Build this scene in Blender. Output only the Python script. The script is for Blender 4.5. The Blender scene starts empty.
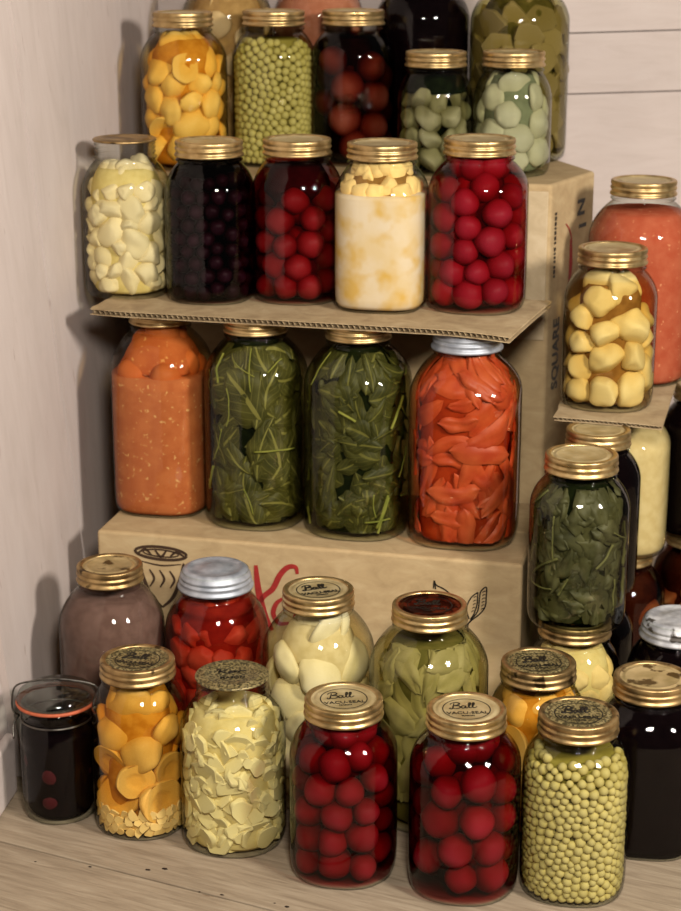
import bpy, math, random
import numpy as np
from mathutils import Vector, Matrix, noise, Euler

PI = math.pi
rnd = random.Random(11)
scene = bpy.context.scene
COL = scene.collection

# ------------------------------------------------------------------ helpers
def lin(c):
    return tuple((x / 255 / 12.92) if x / 255 <= .04045 else ((x / 255 + .055) / 1.055) ** 2.4 for x in c)

def new_mat(name):
    m = bpy.data.materials.new(name)
    m.use_nodes = True
    nt = m.node_tree
    nt.nodes.clear()
    out = nt.nodes.new('ShaderNodeOutputMaterial')
    return m, nt, out

def N(nt, t, **kw):
    n = nt.nodes.new('ShaderNode' + t)
    for k, v in kw.items():
        if k in n.inputs:
            n.inputs[k].default_value = v
        else:
            setattr(n, k, v)
    return n

def L(nt, a, b):
    nt.links.new(a, b)

def ramp(nt, stops):
    r = nt.nodes.new('ShaderNodeValToRGB')
    el = r.color_ramp.elements
    while len(el) < len(stops):
        el.new(.5)
    for e, (p, c) in zip(el, stops):
        e.position = p
        e.color = (*c, 1)
    return r

def food(name, c, c2=None, scale=60, rough=.55, var=.12, sss=0.0, spec=.06, bump=.0):
    """food flesh: two tones mixed by noise, slight tone change from piece to piece"""
    m, nt, out = new_mat(name)
    b = N(nt, 'BsdfPrincipled', Roughness=rough)
    b.inputs['Specular IOR Level'].default_value = min(spec, .08)
    tc = N(nt, 'TexCoord')
    nz = N(nt, 'TexNoise', Scale=scale, Detail=4.0)
    oi = N(nt, 'ObjectInfo')
    add = N(nt, 'VectorMath', operation='ADD')
    L(nt, tc.outputs['Object'], add.inputs[0])
    L(nt, oi.outputs['Random'], add.inputs[1])
    L(nt, add.outputs[0], nz.inputs['Vector'])
    r = ramp(nt, [(.35, lin(c)), (.68, lin(c2 or c))])
    L(nt, nz.outputs['Fac'], r.inputs[0])
    hsv = N(nt, 'HueSaturation')
    mr = N(nt, 'MapRange')
    mr.inputs['To Min'].default_value = 1 - var
    mr.inputs['To Max'].default_value = 1 + var
    L(nt, oi.outputs['Random'], mr.inputs['Value'])
    L(nt, mr.outputs[0], hsv.inputs['Value'])
    L(nt, r.outputs[0], hsv.inputs['Color'])
    L(nt, hsv.outputs[0], b.inputs['Base Color'])
    if sss:
        b.inputs['Subsurface Weight'].default_value = sss
        b.inputs['Subsurface Radius'].default_value = (1, .5, .3)
        b.inputs['Subsurface Scale'].default_value = .004
    if bump:
        bp = N(nt, 'Bump', Strength=bump, Distance=.001)
        L(nt, nz.outputs['Fac'], bp.inputs['Height'])
        L(nt, bp.outputs[0], b.inputs['Normal'])
    L(nt, b.outputs[0], out.inputs[0])
    return m

def puree(name, c, c2, speck=None, scale=90, sc2=260, thr=.66, spec=.0, soft=.05):
    m, nt, out = new_mat(name)
    b = N(nt, 'BsdfPrincipled', Roughness=.6)
    b.inputs['Specular IOR Level'].default_value = spec
    tc = N(nt, 'TexCoord')
    nz = N(nt, 'TexNoise', Scale=scale, Detail=5.0)
    L(nt, tc.outputs['Object'], nz.inputs['Vector'])
    r = ramp(nt, [(.38, lin(c)), (.62, lin(c2))])
    L(nt, nz.outputs['Fac'], r.inputs[0])
    last = r.outputs[0]
    if speck:
        n2 = N(nt, 'TexNoise', Scale=sc2, Detail=2.0)
        L(nt, tc.outputs['Object'], n2.inputs['Vector'])
        r2 = ramp(nt, [(thr, (0, 0, 0)), (thr + soft, (1, 1, 1))])
        L(nt, n2.outputs['Fac'], r2.inputs[0])
        mx = N(nt, 'MixRGB')
        mx.inputs[2].default_value = (*lin(speck), 1)
        L(nt, r2.outputs[0], mx.inputs[0])
        L(nt, last, mx.inputs[1])
        last = mx.outputs[0]
    L(nt, last, b.inputs['Base Color'])
    L(nt, b.outputs[0], out.inputs[0])
    return m

def glass(name, tint=(1, 1, 1), edge=(.55, .6, .55), n=1.40):
    """thin jar glass: clear head on, darker where the sight line runs along the wall, Fresnel reflection"""
    m, nt, out = new_mat(name)
    tr = N(nt, 'BsdfTransparent')
    gl = N(nt, 'BsdfGlossy', Roughness=.03)
    fr = N(nt, 'Fresnel', IOR=1.46)
    # the wall is a single sheet: same index of refraction seen from either side
    ge = N(nt, 'NewGeometry')
    ior = N(nt, 'MapRange')
    ior.inputs['To Min'].default_value = n
    ior.inputs['To Max'].default_value = 1 / n
    L(nt, ge.outputs['Backfacing'], ior.inputs['Value'])
    L(nt, ior.outputs[0], fr.inputs['IOR'])
    lw = N(nt, 'LayerWeight', Blend=.28)
    r = ramp(nt, [(.0, tint), (.26, tint), (.58, tuple(.55 * p + .45 * q for p, q in zip(tint, edge))), (.86, edge)])
    L(nt, lw.outputs['Facing'], r.inputs[0])
    L(nt, r.outputs[0], tr.inputs[0])
    nz = N(nt, 'TexNoise', Scale=38.0, Detail=1.0)
    tc = N(nt, 'TexCoord')
    L(nt, tc.outputs['Object'], nz.inputs['Vector'])
    bp = N(nt, 'Bump', Strength=.06, Distance=.003)
    L(nt, nz.outputs['Fac'], bp.inputs['Height'])
    L(nt, bp.outputs[0], gl.inputs['Normal'])
    mx = N(nt, 'MixShader')
    L(nt, fr.outputs[0], mx.inputs[0])
    L(nt, tr.outputs[0], mx.inputs[1])
    L(nt, gl.outputs[0], mx.inputs[2])
    L(nt, mx.outputs[0], out.inputs[0])
    return m

def liquid(name, c, density):
    """clear coloured liquid: absorbs light with depth"""
    m, nt, out = new_mat(name)
    v = N(nt, 'VolumeAbsorption', Density=density)
    v.inputs['Color'].default_value = (*c, 1)
    L(nt, v.outputs[0], out.inputs['Volume'])
    return m

def metal(name, c, c2, rough=.34, metallic=1.0, scale=120, dark=None, dthr=.62, dsc=55):
    m, nt, out = new_mat(name)
    b = N(nt, 'BsdfPrincipled', Metallic=metallic)
    tc = N(nt, 'TexCoord')
    oi = N(nt, 'ObjectInfo')
    add = N(nt, 'VectorMath', operation='ADD')
    L(nt, tc.outputs['Object'], add.inputs[0])
    L(nt, oi.outputs['Random'], add.inputs[1])
    nz = N(nt, 'TexNoise', Scale=scale, Detail=5.0)
    L(nt, add.outputs[0], nz.inputs['Vector'])
    r = ramp(nt, [(.35, lin(c)), (.65, lin(c2))])
    L(nt, nz.outputs['Fac'], r.inputs[0])
    last = r.outputs[0]
    if dark:
        n2 = N(nt, 'TexNoise', Scale=float(dsc), Detail=5.0)
        L(nt, add.outputs[0], n2.inputs['Vector'])
        r2 = ramp(nt, [(dthr - .06, (0, 0, 0)), (dthr, (1, 1, 1))])
        L(nt, n2.outputs['Fac'], r2.inputs[0])
        mx = N(nt, 'MixRGB')
        mx.inputs[2].default_value = (*lin(dark), 1)
        L(nt, r2.outputs[0], mx.inputs[0])
        L(nt, last, mx.inputs[1])
        last = mx.outputs[0]
    L(nt, last, b.inputs['Base Color'])
    r3 = ramp(nt, [(.3, (rough - .07,) * 3), (.7, (rough + .1,) * 3)])
    L(nt, nz.outputs['Fac'], r3.inputs[0])
    L(nt, r3.outputs[0], b.inputs['Roughness'])
    L(nt, b.outputs[0], out.inputs[0])
    return m

def plain(name, c, rough=.6, spec=.3, metallic=0):
    m, nt, out = new_mat(name)
    b = N(nt, 'BsdfPrincipled', Roughness=rough, Metallic=metallic)
    b.inputs['Specular IOR Level'].default_value = spec
    nz = N(nt, 'TexNoise', Scale=200.0, Detail=3.0)
    tc = N(nt, 'TexCoord')
    L(nt, tc.outputs['Object'], nz.inputs['Vector'])
    d = lin(c)
    r = ramp(nt, [(.3, tuple(x * .85 for x in d)), (.7, tuple(min(1, x * 1.12) for x in d))])
    L(nt, nz.outputs['Fac'], r.inputs[0])
    L(nt, r.outputs[0], b.inputs['Base Color'])
    L(nt, b.outputs[0], out.inputs[0])
    return m

def grain(name, c1, c2, c3, rot, stretch=(40, 3, 3), rough=.75, crack=None, bump=.3, spec=.2, mixc=None, blotch=6.0):
    """painted or bare boards with grain along one direction (object space)"""
    m, nt, out = new_mat(name)
    b = N(nt, 'BsdfPrincipled', Roughness=rough)
    b.inputs['Specular IOR Level'].default_value = spec
    tc = N(nt, 'TexCoord')
    mp = N(nt, 'Mapping')
    mp.inputs['Rotation'].default_value = rot
    mp2 = N(nt, 'Mapping')
    mp2.inputs['Scale'].default_value = stretch
    L(nt, tc.outputs['Object'], mp.inputs['Vector'])
    L(nt, mp.outputs[0], mp2.inputs['Vector'])
    nz = N(nt, 'TexNoise', Scale=3.0, Detail=8.0, Roughness=.65)
    nz.inputs['Distortion'].default_value = .6
    L(nt, mp2.outputs[0], nz.inputs['Vector'])
    r = ramp(nt, [(.3, lin(c1)), (.52, lin(c2)), (.72, lin(c3))])
    L(nt, nz.outputs['Fac'], r.inputs[0])
    big = N(nt, 'TexNoise', Scale=blotch, Detail=3.0)
    L(nt, tc.outputs['Object'], big.inputs['Vector'])
    mr = N(nt, 'MapRange')
    mr.inputs['To Min'].default_value = .88
    mr.inputs['To Max'].default_value = 1.1
    L(nt, big.outputs['Fac'], mr.inputs['Value'])
    hsv = N(nt, 'HueSaturation')
    L(nt, mr.outputs[0], hsv.inputs['Value'])
    L(nt, r.outputs[0], hsv.inputs['Color'])
    last = hsv.outputs[0]
    if crack:
        mp3 = N(nt, 'Mapping')
        mp3.inputs['Scale'].default_value = crack['scale']
        L(nt, mp.outputs[0], mp3.inputs['Vector'])
        n2 = N(nt, 'TexNoise', Scale=1.0, Detail=4.0)
        L(nt, mp3.outputs[0], n2.inputs['Vector'])
        r2 = ramp(nt, [(crack['thr'], (0, 0, 0)), (crack['thr'] + .03, (1, 1, 1))])
        L(nt, n2.outputs['Fac'], r2.inputs[0])
        mx = N(nt, 'MixRGB')
        mx.inputs[2].default_value = (*lin(crack['c']), 1)
        L(nt, r2.outputs[0], mx.inputs[0])
        L(nt, last, mx.inputs[1])
        last = mx.outputs[0]
    L(nt, last, b.inputs['Base Color'])
    bp = N(nt, 'Bump', Strength=bump, Distance=.002)
    L(nt, nz.outputs['Fac'], bp.inputs['Height'])
    L(nt, bp.outputs[0], b.inputs['Normal'])
    L(nt, b.outputs[0], out.inputs[0])
    return m

def mesh(name, v, f, smooth=True, uvs=None):
    me = bpy.data.meshes.new(name)
    me.from_pydata([tuple(p) for p in v], [], f)
    me.update()
    if smooth:
        me.polygons.foreach_set('use_smooth', [True] * len(me.polygons))
    if uvs is not None:
        ul = me.uv_layers.new(name='leaf')
        flat = []
        for lp in me.loops:
            flat.extend(uvs[lp.vertex_index])
        ul.data.foreach_set('uv', flat)
    return me

def obj(name, me, mat, parent=None, loc=None, rot=None):
    o = bpy.data.objects.new(name, me)
    if mat is not None:
        if not me.materials:
            me.materials.append(mat)
        elif me.materials[0] is not mat:
            o.material_slots[0].link = 'OBJECT'
            o.material_slots[0].material = mat
    COL.objects.link(o)
    if parent:
        o.parent = parent
    if loc is not None:
        o.location = loc
    if rot is not None:
        o.rotation_euler = rot
    return o

def tag(o, label=None, cat=None, group=None, kind=None):
    if label: o['label'] = label
    if cat: o['category'] = cat
    if group: o['group'] = group
    if kind: o['kind'] = kind
    return o

def empty(name, loc, label, cat, group=None, rz=0):
    o = bpy.data.objects.new(name, None)
    o.empty_display_size = .02
    COL.objects.link(o)
    o.location = loc
    o.rotation_euler = (0, 0, rz)
    return tag(o, label, cat, group)

def lathe(prof, seg=72, shape=None, knurl=None, cap0=False, cap1=False):
    """prof: list of (r, z); shape(theta, r, z) -> radius; knurl: rows whose radius alternates"""
    v, f = [], []
    for i, (r, z) in enumerate(prof):
        for k in range(seg):
            th = 2 * PI * k / seg
            rr = shape(th, r, z) if shape else r
            if knurl and i in knurl and k % 2:
                rr -= .00045
            v.append((rr * math.cos(th), rr * math.sin(th), z))
    for i in range(len(prof) - 1):
        for k in range(seg):
            k2 = (k + 1) % seg
            f.append((i * seg + k, i * seg + k2, (i + 1) * seg + k2, (i + 1) * seg + k))
    if cap0:
        f.append(tuple(reversed(range(seg))))
    if cap1:
        b = (len(prof) - 1) * seg
        f.append(tuple(range(b, b + seg)))
    return v, f

def box_vf(x0, x1, y0, y1, z0, z1):
    v = [(x0, y0, z0), (x1, y0, z0), (x1, y1, z0), (x0, y1, z0), (x0, y0, z1), (x1, y0, z1), (x1, y1, z1), (x0, y1, z1)]
    f = [(3, 2, 1, 0), (4, 5, 6, 7), (0, 1, 5, 4), (1, 2, 6, 5), (2, 3, 7, 6), (3, 0, 4, 7)]
    return v, f

def join(parts):
    V, F = [], []
    for v, f in parts:
        b = len(V)
        V += list(v)
        F += [tuple(b + i for i in q) for q in f]
    return V, F

def catmull(pts, n=6):
    P = [Vector((*p, 0)) if len(p) == 2 else Vector(p) for p in pts]
    P = [P[0] * 2 - P[1]] + P + [P[-1] * 2 - P[-2]]
    out = []
    for i in range(1, len(P) - 2):
        a, b, c, d = P[i - 1:i + 3]
        for k in range(n):
            t = k / n
            out.append(.5 * ((2 * b) + (c - a) * t + (2 * a - 5 * b + 4 * c - d) * t * t + (3 * b - a - 3 * c + d) * t ** 3))
    out.append(P[-2])
    return out

def ribbon(pts, w, n=6, taper=True, thick=.00025):
    """a printed stroke: ribbon in the xy plane with a hair of thickness"""
    c = catmull(pts, n)
    v, f = [], []
    for i, p in enumerate(c):
        t = (c[min(i + 1, len(c) - 1)] - c[max(i - 1, 0)])
        t = t.normalized() if t.length > 1e-9 else Vector((1, 0, 0))
        nrm = Vector((-t.y, t.x, 0))
        k = i / (len(c) - 1)
        ww = w * (.55 + .45 * math.sin(PI * k) if taper else 1) / 2
        v += [p + nrm * ww, p - nrm * ww, p + nrm * ww + Vector((0, 0, thick)), p - nrm * ww + Vector((0, 0, thick))]
    for i in range(len(c) - 1):
        a = i * 4
        f += [(a + 2, a + 3, a + 7, a + 6), (a, a + 2, a + 6, a + 4), (a + 1, a + 5, a + 7, a + 3)]
    return v, f

def tube(pts, r, seg=8, n=5):
    c = catmull(pts, n)
    v, f = [], []
    up = Vector((0, 0, 1))
    for i, p in enumerate(c):
        t = (c[min(i + 1, len(c) - 1)] - c[max(i - 1, 0)]).normalized()
        a = t.cross(up)
        if a.length < .05:
            a = t.cross(Vector((1, 0, 0)))
        a.normalize()
        b = t.cross(a)
        for k in range(seg):
            th = 2 * PI * k / seg
            v.append(p + a * (r * math.cos(th)) + b * (r * math.sin(th)))
    for i in range(len(c) - 1):
        for k in range(seg):
            k2 = (k + 1) % seg
            f.append((i * seg + k, i * seg + k2, (i + 1) * seg + k2, (i + 1) * seg + k))
    f.append(tuple(reversed(range(seg))))
    f.append(tuple(range((len(c) - 1) * seg, len(c) * seg)))
    return v, f

_text = {}
def text_vf(s, size, bold=0.0, shear=0.0, spacing=1.0, extrude=.0001):
    """lettering as mesh data, centred"""
    key = (s, size, bold, shear, spacing)
    if key in _text:
        return _text[key]
    cu = bpy.data.curves.new('lettering', 'FONT')
    cu.body = s
    cu.size = size
    cu.shear = shear
    cu.space_character = spacing
    cu.offset = bold
    cu.extrude = extrude
    cu.align_x = 'CENTER'
    cu.align_y = 'CENTER'
    cu.resolution_u = 3
    o = bpy.data.objects.new('lettering', cu)
    COL.objects.link(o)
    bpy.context.view_layer.update()
    dg = bpy.context.evaluated_depsgraph_get()
    me = bpy.data.meshes.new_from_object(o.evaluated_get(dg))
    v = [tuple(p.co) for p in me.vertices]
    f = [tuple(p.vertices) for p in me.polygons]
    bpy.data.objects.remove(o)
    bpy.data.meshes.remove(me)
    bpy.data.curves.remove(cu)
    _text[key] = (v, f)
    return v, f

def xf(vf, M):
    v, f = vf
    return [M @ Vector(p) for p in v], f

# ------------------------------------------------------------------ materials
GOLD = metal('gold_lacquer', (172, 142, 92), (206, 178, 126), rough=.34, scale=90, metallic=.85)
GOLD_OLD = metal('aged_gold_lacquer', (138, 112, 72), (190, 160, 110), rough=.38, scale=70, metallic=.85, dark=(76, 60, 36), dthr=.67)
DISC = metal('pale_gold_lid', (176, 156, 110), (200, 182, 138), rough=.45, scale=60, metallic=.45)
DISC_DARK = metal('ink_stained_lid', (130, 116, 76), (158, 142, 98), rough=.42, scale=140, metallic=.4, dark=(74, 66, 42), dthr=.54, dsc=420)
DISC_RED = metal('red_brown_lid', (120, 52, 34), (150, 78, 46), rough=.4, scale=90, dark=(50, 22, 16), dthr=.56)
DISC_RUST = metal('rust_flecked_lid', (172, 150, 102), (196, 172, 124), rough=.42, scale=70, metallic=.45, dark=(92, 70, 36), dthr=.61)
BLACK_INK = plain('black_ink', (30, 26, 20), rough=.5)
BROWN_INK = plain('brown_ink', (62, 44, 30), rough=.7)
RED_INK = plain('red_ink', (150, 40, 36), rough=.7)
ZINC = metal('zinc', (150, 156, 166), (182, 186, 194), rough=.5, metallic=.55, scale=80)
ZINC_OLD = metal('spotted_zinc', (150, 150, 154), (208, 208, 210), rough=.55, metallic=.35, scale=60, dark=(74, 68, 62), dthr=.66)
RUBBER = plain('red_rubber', (178, 92, 62), rough=.6)
WIRE = metal('bail_wire', (90, 86, 80), (130, 126, 120), rough=.35)
CLEAR = glass('clear_glass', (.925, .94, .91), (.16, .18, .14))
AQUA = glass('aqua_glass', (.91, .935, .91), (.48, .55, .51))
LIDGLASS = glass('green_lid_glass', (.70, .76, .72), (.34, .38, .35), 1.9)
SMOKE = glass('greenish_glass', (.90, .92, .89), (.34, .42, .38))
EMBOSS = CLEAR

# ------------------------------------------------------------------ lids
def band_mesh(rl):
    p = [(rl - .0012, -.0168), (rl + .0009, -.0164), (rl + .0013, -.0152), (rl + .0009, -.014), (rl - .0004, -.013), (rl - .0006, -.0108),
         (rl + .0006, -.0096), (rl + .0009, -.0086), (rl + .0004, -.0074), (rl - .0006, -.0064), (rl - .0004, -.0054), (rl + .0004, -.0046),
         (rl + .0004, -.0014), (rl - .0002, -.0004), (rl - .0012, .0), (rl - .0046, .0), (rl - .0056, -.0008), (rl - .0058, -.0022)]
    return lathe(p, 144, knurl={11, 12})

def disc_mesh(r):
    p = [(.0003, -.0016), (r * .3, -.0016), (r * .76, -.0016), (r * .79, -.0011), (r * .82, -.0009), (r * .86, -.0012), (r * .90, -.0020), (r * .95, -.0018), (r, -.0010)]
    return lathe(p, 64)

def disc_only_mesh(r):
    p = [(.0003, -.0006), (r * .66, -.0006), (r * .72, .0004), (r * .8, .0004), (r * .88, -.001), (r * .97, -.0004), (r, -.001), (r + .0004, -.002), (r, -.003), (r - .003, -.0032)]
    return lathe(p, 72)

def zinc_mesh(rl, h=.021):
    p = [(rl - .001, -h), (rl + .0022, -h), (rl + .0024, -h + .0022), (rl + .0006, -h + .0036), (rl - .0002, -h + .006), (rl + .0008, -h + .0072), (rl + .0006, -h + .0088),
         (rl - .0010, -h + .0098), (rl - .0012, -h + .0112), (rl - .0002, -h + .0124), (rl - .0006, -h + .014), (rl - .0018, -h + .015), (rl - .002, -h + .0166),
         (rl - .0034, -.0022), (rl - .0062, -.0002), (rl - .0095, -.0004), (rl - .0108, -.0012), (rl * .42, -.0010), (rl * .36, .0002), (rl * .2, .0008), (.0003, .0010)]
    return lathe(p, 80)

BALL = [[(-.70, .62), (-.78, .2), (-.88, -.22), (-.98, -.34), (-1.08, -.24), (-1.02, -.1)],
        [(-1.0, .42), (-.88, .66), (-.6, .78), (-.36, .68), (-.36, .44), (-.68, .24), (-.42, .2), (-.30, 0), (-.42, -.22), (-.68, -.3), (-.84, -.2)],
        [(.04, .12), (-.1, .2), (-.24, .02), (-.2, -.2), (-.06, -.2), (.04, 0), (.07, .16), (.05, -.1), (.12, -.22), (.22, -.1)],
        [(.22, -.1), (.38, .25), (.46, .6), (.38, .68), (.3, .3), (.3, -.08), (.38, -.2), (.48, -.1)],
        [(.48, -.1), (.64, .25), (.72, .6), (.64, .68), (.56, .3), (.56, -.08), (.66, -.2), (.86, 0)]]
KERR = [[(-.86, .66), (-.94, .2), (-1.02, -.3)], [(-.3, .66), (-.6, .36), (-.92, .14), (-.66, 0), (-.36, -.3), (-.2, -.2)],
        [(-.2, -.05), (-.02, .06), (-.06, .2), (-.2, .12), (-.24, -.14), (-.08, -.22), (.1, -.06)],
        [(.1, -.06), (.2, .2), (.18, -.2)], [(.18, -.02), (.32, .18), (.44, .14)], [(.5, .2), (.48, -.2)], [(.48, -.02), (.62, .2), (.8, .22), (1.05, .1)],
        [(-1.15, .45), (-.95, .75), (-.7, .7)]]

def lid_lettering(style):
    parts = []
    if style in ('ball', 'ball_bold'):
        w = .11 if style == 'ball' else .19
        for s in BALL:
            parts.append(xf(ribbon(s, w, 5, thick=.02), Matrix.Translation((-.001, .0045, -.0013)) @ Matrix.Diagonal((.0130, .0122, .008, 1))))
        b = .00008 if style == 'ball' else .0003
        parts.append(xf(text_vf('VACU-SEAL', .0074, bold=b), Matrix.Translation((.0, -.0082, -.0013))))
        parts.append(xf(text_vf('MASON', .0034, bold=b * .5), Matrix.Translation((.0, -.0140, -.0013))))
        ring = lathe([(.0210, 0), (.0215, .0002), (.0220, 0)], 64)
        parts.append(xf(ring, Matrix.Translation((0, 0, -.0014))))
    elif style == 'kerr':
        for s in KERR:
            parts.append(xf(ribbon(s, .16, 5, thick=.02), Matrix.Translation((.0005, .004, -.0013)) @ Matrix.Diagonal((.0128, .0105, .008, 1))))
        parts.append(xf(text_vf('MASON', .0062, bold=.0002, spacing=1.15), Matrix.Translation((.0, -.0085, -.0013))))
    return join(parts)

_lidmesh = {}
def cached(key, fn):
    if key not in _lidmesh:
        v, f = fn()
        _lidmesh[key] = mesh(key[0], v, f)
    return _lidmesh[key]

def add_lid(root, kind, rl, H, rz=0, gold=GOLD, disc=DISC, letters=None, ink=BLACK_INK):
    rk = round(rl, 4)
    if kind == 'band':
        obj('screw_band', cached(('screw_band', rk), lambda: band_mesh(rk)), gold, root, (0, 0, H), (0, 0, rz))
        d = obj('lid_disc', cached(('lid_disc', rk), lambda: disc_mesh(rk - .0052)), disc, root, (0, 0, H), (0, 0, rz))
        if letters:
            me = cached(('lid_lettering', letters), lambda: lid_lettering(letters))
            obj('lid_lettering', me, ink, d)
        return d
    if kind == 'zinc':
        return obj('zinc_cap', cached(('zinc_cap', rk), lambda: zinc_mesh(rk)), gold, root, (0, 0, H), (0, 0, rz))
    if kind == 'disc':
        d = obj('lid_disc', cached(('flat_disc', rk), lambda: disc_only_mesh(rk)), disc, root, (0, 0, H), (0, 0, rz))
        if letters:
            me = cached(('lid_lettering', letters), lambda: lid_lettering(letters))
            obj('lid_lettering', me, ink, d, (0, 0, .0011))
        return d

# ------------------------------------------------------------------ jars
class Jar:
    """geometry of one jar: radius of its glass at any angle and height"""
    def __init__(s, x, y, z, R, H, lidR, n=2.5, rot=0.0, half=False, capH=.0168, rn=None):
        s.x, s.y, s.z, s.R, s.H, s.n, s.rot = x, y, z, R, H, n, rot
        s.lidR = lidR
        s.rn = rn or lidR - .0018
        s.zn = H - capH - .007                       # shoulder ends, neck begins
        s.hs = .042 if half else .031
        s.zs = s.zn - s.hs
        s.top = H - .002
        s.floor = .0032
        p = [(.0006, .0026), (.5 * R, .0025), (.74 * R, .0016), (.80 * R, .0002), (.86 * R, 0), (.92 * R, .0010), (.965 * R, .0040), (.988 * R, .0085), (R, .016)]
        for k in range(1, 8):
            p.append((R * (1 + .004 * math.sin(PI * k / 8)), .016 + (s.zs - .016) * k / 8))
        for k in range(0, 13):
            t = k / 12
            e = math.cos(t * PI / 2)
            sm = 1 - t * t * (3 - 2 * t)
            zz = s.zs + s.hs * (t * .45 + math.sin(t * PI / 2) * .55)
            p.append((s.rn + (R - s.rn) * (.62 * e + .38 * sm), zz))
        m = s.rn - .0006
        p += [(s.rn, s.zn + .0012), (s.rn + .0014, s.zn + .0022), (s.rn + .0022, s.zn + .0034), (s.rn + .0014, s.zn + .0046), (m, s.zn + .0058)]
        for q in (.0078, .0122, .0166):                   # screw threads
            if s.zn + q + .003 < s.top:
                p += [(m, s.zn + q), (m + .0012, s.zn + q + .0008), (m + .0015, s.zn + q + .0016), (m + .0010, s.zn + q + .0024), (m, s.zn + q + .0032)]
        p += [(m, s.top - .0004), (m - .0003, s.top)]
        s.prof = p
        q = [a for a in p if a[0] > .855 * R or a[1] > .02]
        s.pz = [a[1] for a in q]
        s.pr = [a[0] for a in q]
    def square(s, th, r):
        b = min(1, max(0, (r - s.rn) / max(1e-5, s.R - s.rn)))
        if r < s.rn:
            b = 0
        c, d = abs(math.cos(th - s.rot)), abs(math.sin(th - s.rot))
        S = (c ** s.n + d ** s.n) ** (-1 / s.n)
        return 1 + (S - 1) * b
    def shape(s, th, r, z):
        if z < .0159 and r < s.R:                       # the foot follows the body's section
            c, d = abs(math.cos(th - s.rot)), abs(math.sin(th - s.rot))
            return r * (c ** s.n + d ** s.n) ** (-1 / s.n)
        return r * s.square(th, r)
    def inner(s, th, z, gap=.0022):
        r = float(np.interp(z, s.pz, s.pr))
        return s.shape(th, r, max(z, .0)) - gap

JARS = {}
def jar(key, name, label, group, x, y, z, R, H, lidR, n=2.5, rot=-.15, half=False, mat=CLEAR, lid='band', gold=GOLD, disc=DISC, letters=None, ink=BLACK_INK,
        lrot=0, capH=.0168, seg=72, cat='jar', rn=None):
    j = Jar(x, y, z, R, H, lidR, n, rot, half, capH, rn)
    root = empty(name, (x, y, z), label, cat, group)
    v, f = lathe(j.prof, seg, j.shape)
    obj('glass_body', mesh('glass_body', v, f), mat, root)
    if lid:
        add_lid(root, lid, lidR, H, lrot, gold, disc, letters, ink)
    j.root = root
    JARS[key] = j
    return j

# ------------------------------------------------------------------ food shapes (unit size, shared data)
def ico(sub):
    import bmesh
    bm = bmesh.new()
    bmesh.ops.create_icosphere(bm, subdivisions=sub, radius=1)
    v = [x.co.copy() for x in bm.verts]
    f = [tuple(w.index for w in q.verts) for q in bm.faces]
    bm.free()
    return v, f
ICO = {k: ico(k) for k in (2, 3, 4)}

def deform(vf, seed, amp, fr=1.3, fn=None):
    v, f = vf
    o = Vector((seed * 7.3, seed * 3.1, seed * 1.7))
    out = []
    for p in v:
        q = p * (1 + amp * noise.noise(p * fr + o))
        if fn:
            q = fn(q, p)
        out.append(q)
    return out, f

SHAPES = {}
def shapes(kind):
    if kind in SHAPES:
        return SHAPES[kind]
    L_ = []
    for sd in range(1, 5):
        if kind == 'plum':
            def fn(q, p):
                d = (p - Vector((0, 0, 1))).length
                return q * (1 - .10 * math.exp(-(d / .35) ** 2))
            vf = deform(ICO[3], sd, .10, 1.2, fn)
        elif kind == 'pea':
            vf = deform(ICO[2], sd, .10, 1.5)
        elif kind == 'berry':
            def fn(q, p):
                return q * (1 + .07 * math.sin(9 * p.x + sd) * math.sin(9 * p.y) * math.sin(9 * p.z + 1))
            vf = deform(ICO[3], sd, .10, 1.6, fn)
        elif kind == 'half':                          # fruit half: dome outside, flat hollowed face
            def fn(q, p):
                z = q.z
                if z < -.12:
                    rr = math.hypot(q.x, q.y)
                    z = -.12 - .12 * (rr ** 2) + (.12 if rr < .45 else 0)
                return Vector((q.x, q.y * .92, z * .8))
            vf = deform(ICO[4], sd, .16, 1.3, fn)
        elif kind == 'chunk':                         # irregular cut piece with softened flats
            r = random.Random(sd * 31)
            pl = [(Vector((r.gauss(0, 1), r.gauss(0, 1), r.gauss(0, 1))).normalized(), r.uniform(.5, .85)) for _ in range(6)]
            def fn(q, p):
                for nn, d in pl:
                    e = q.dot(nn) - d
                    if e > 0:
                        q = q - nn * e * .7
                return q * 1.2
            vf = deform(ICO[4], sd, .22, 1.6, fn)
        elif kind == 'lump':                          # softened quarter of fruit
            r = random.Random(sd * 53)
            pl = [(Vector((r.gauss(0, 1), r.gauss(0, 1), r.gauss(0, 1))).normalized(), r.uniform(.45, .7)) for _ in range(3)]
            def fn(q, p):
                for nn, d in pl:
                    e = q.dot(nn) - d
                    if e > 0:
                        q = q - nn * e * .72
                return Vector((q.x * 1.22, q.y * 1.05, q.z * 1.1))
            vf = deform(ICO[4], sd, .26, 1.2, fn)
        elif kind == 'slab':                          # flat sliced piece
            r = random.Random(sd * 17)
            pl = [(Vector((r.gauss(0, 1), r.gauss(0, 1), 0)).normalized(), r.uniform(.55, .9)) for _ in range(5)]
            def fn(q, p):
                for nn, d in pl:
                    e = q.dot(nn) - d
                    if e > 0:
                        q = q - nn * e * .9
                return Vector((q.x * 1.15, q.y * 1.0, max(-.32, min(.32, q.z * .8)) + .12 * q.x * q.x))
            vf = deform(ICO[4], sd, .25, 1.7, fn)
        elif kind == 'wedge':                         # crescent slice
            def fn(q, p):
                return Vector((q.x * 1.35, q.y * .55 + .38 * q.x * q.x, q.z * .55))
            vf = deform(ICO[3], sd, .16, 1.4, fn)
        L_.append(mesh(kind, *vf))
    SHAPES[kind] = L_
    return L_

_co = {}
def coords(me):
    if me.name not in _co:
        _co[me.name] = np.array([v.co[:] for v in me.vertices])
    return _co[me.name]

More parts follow.
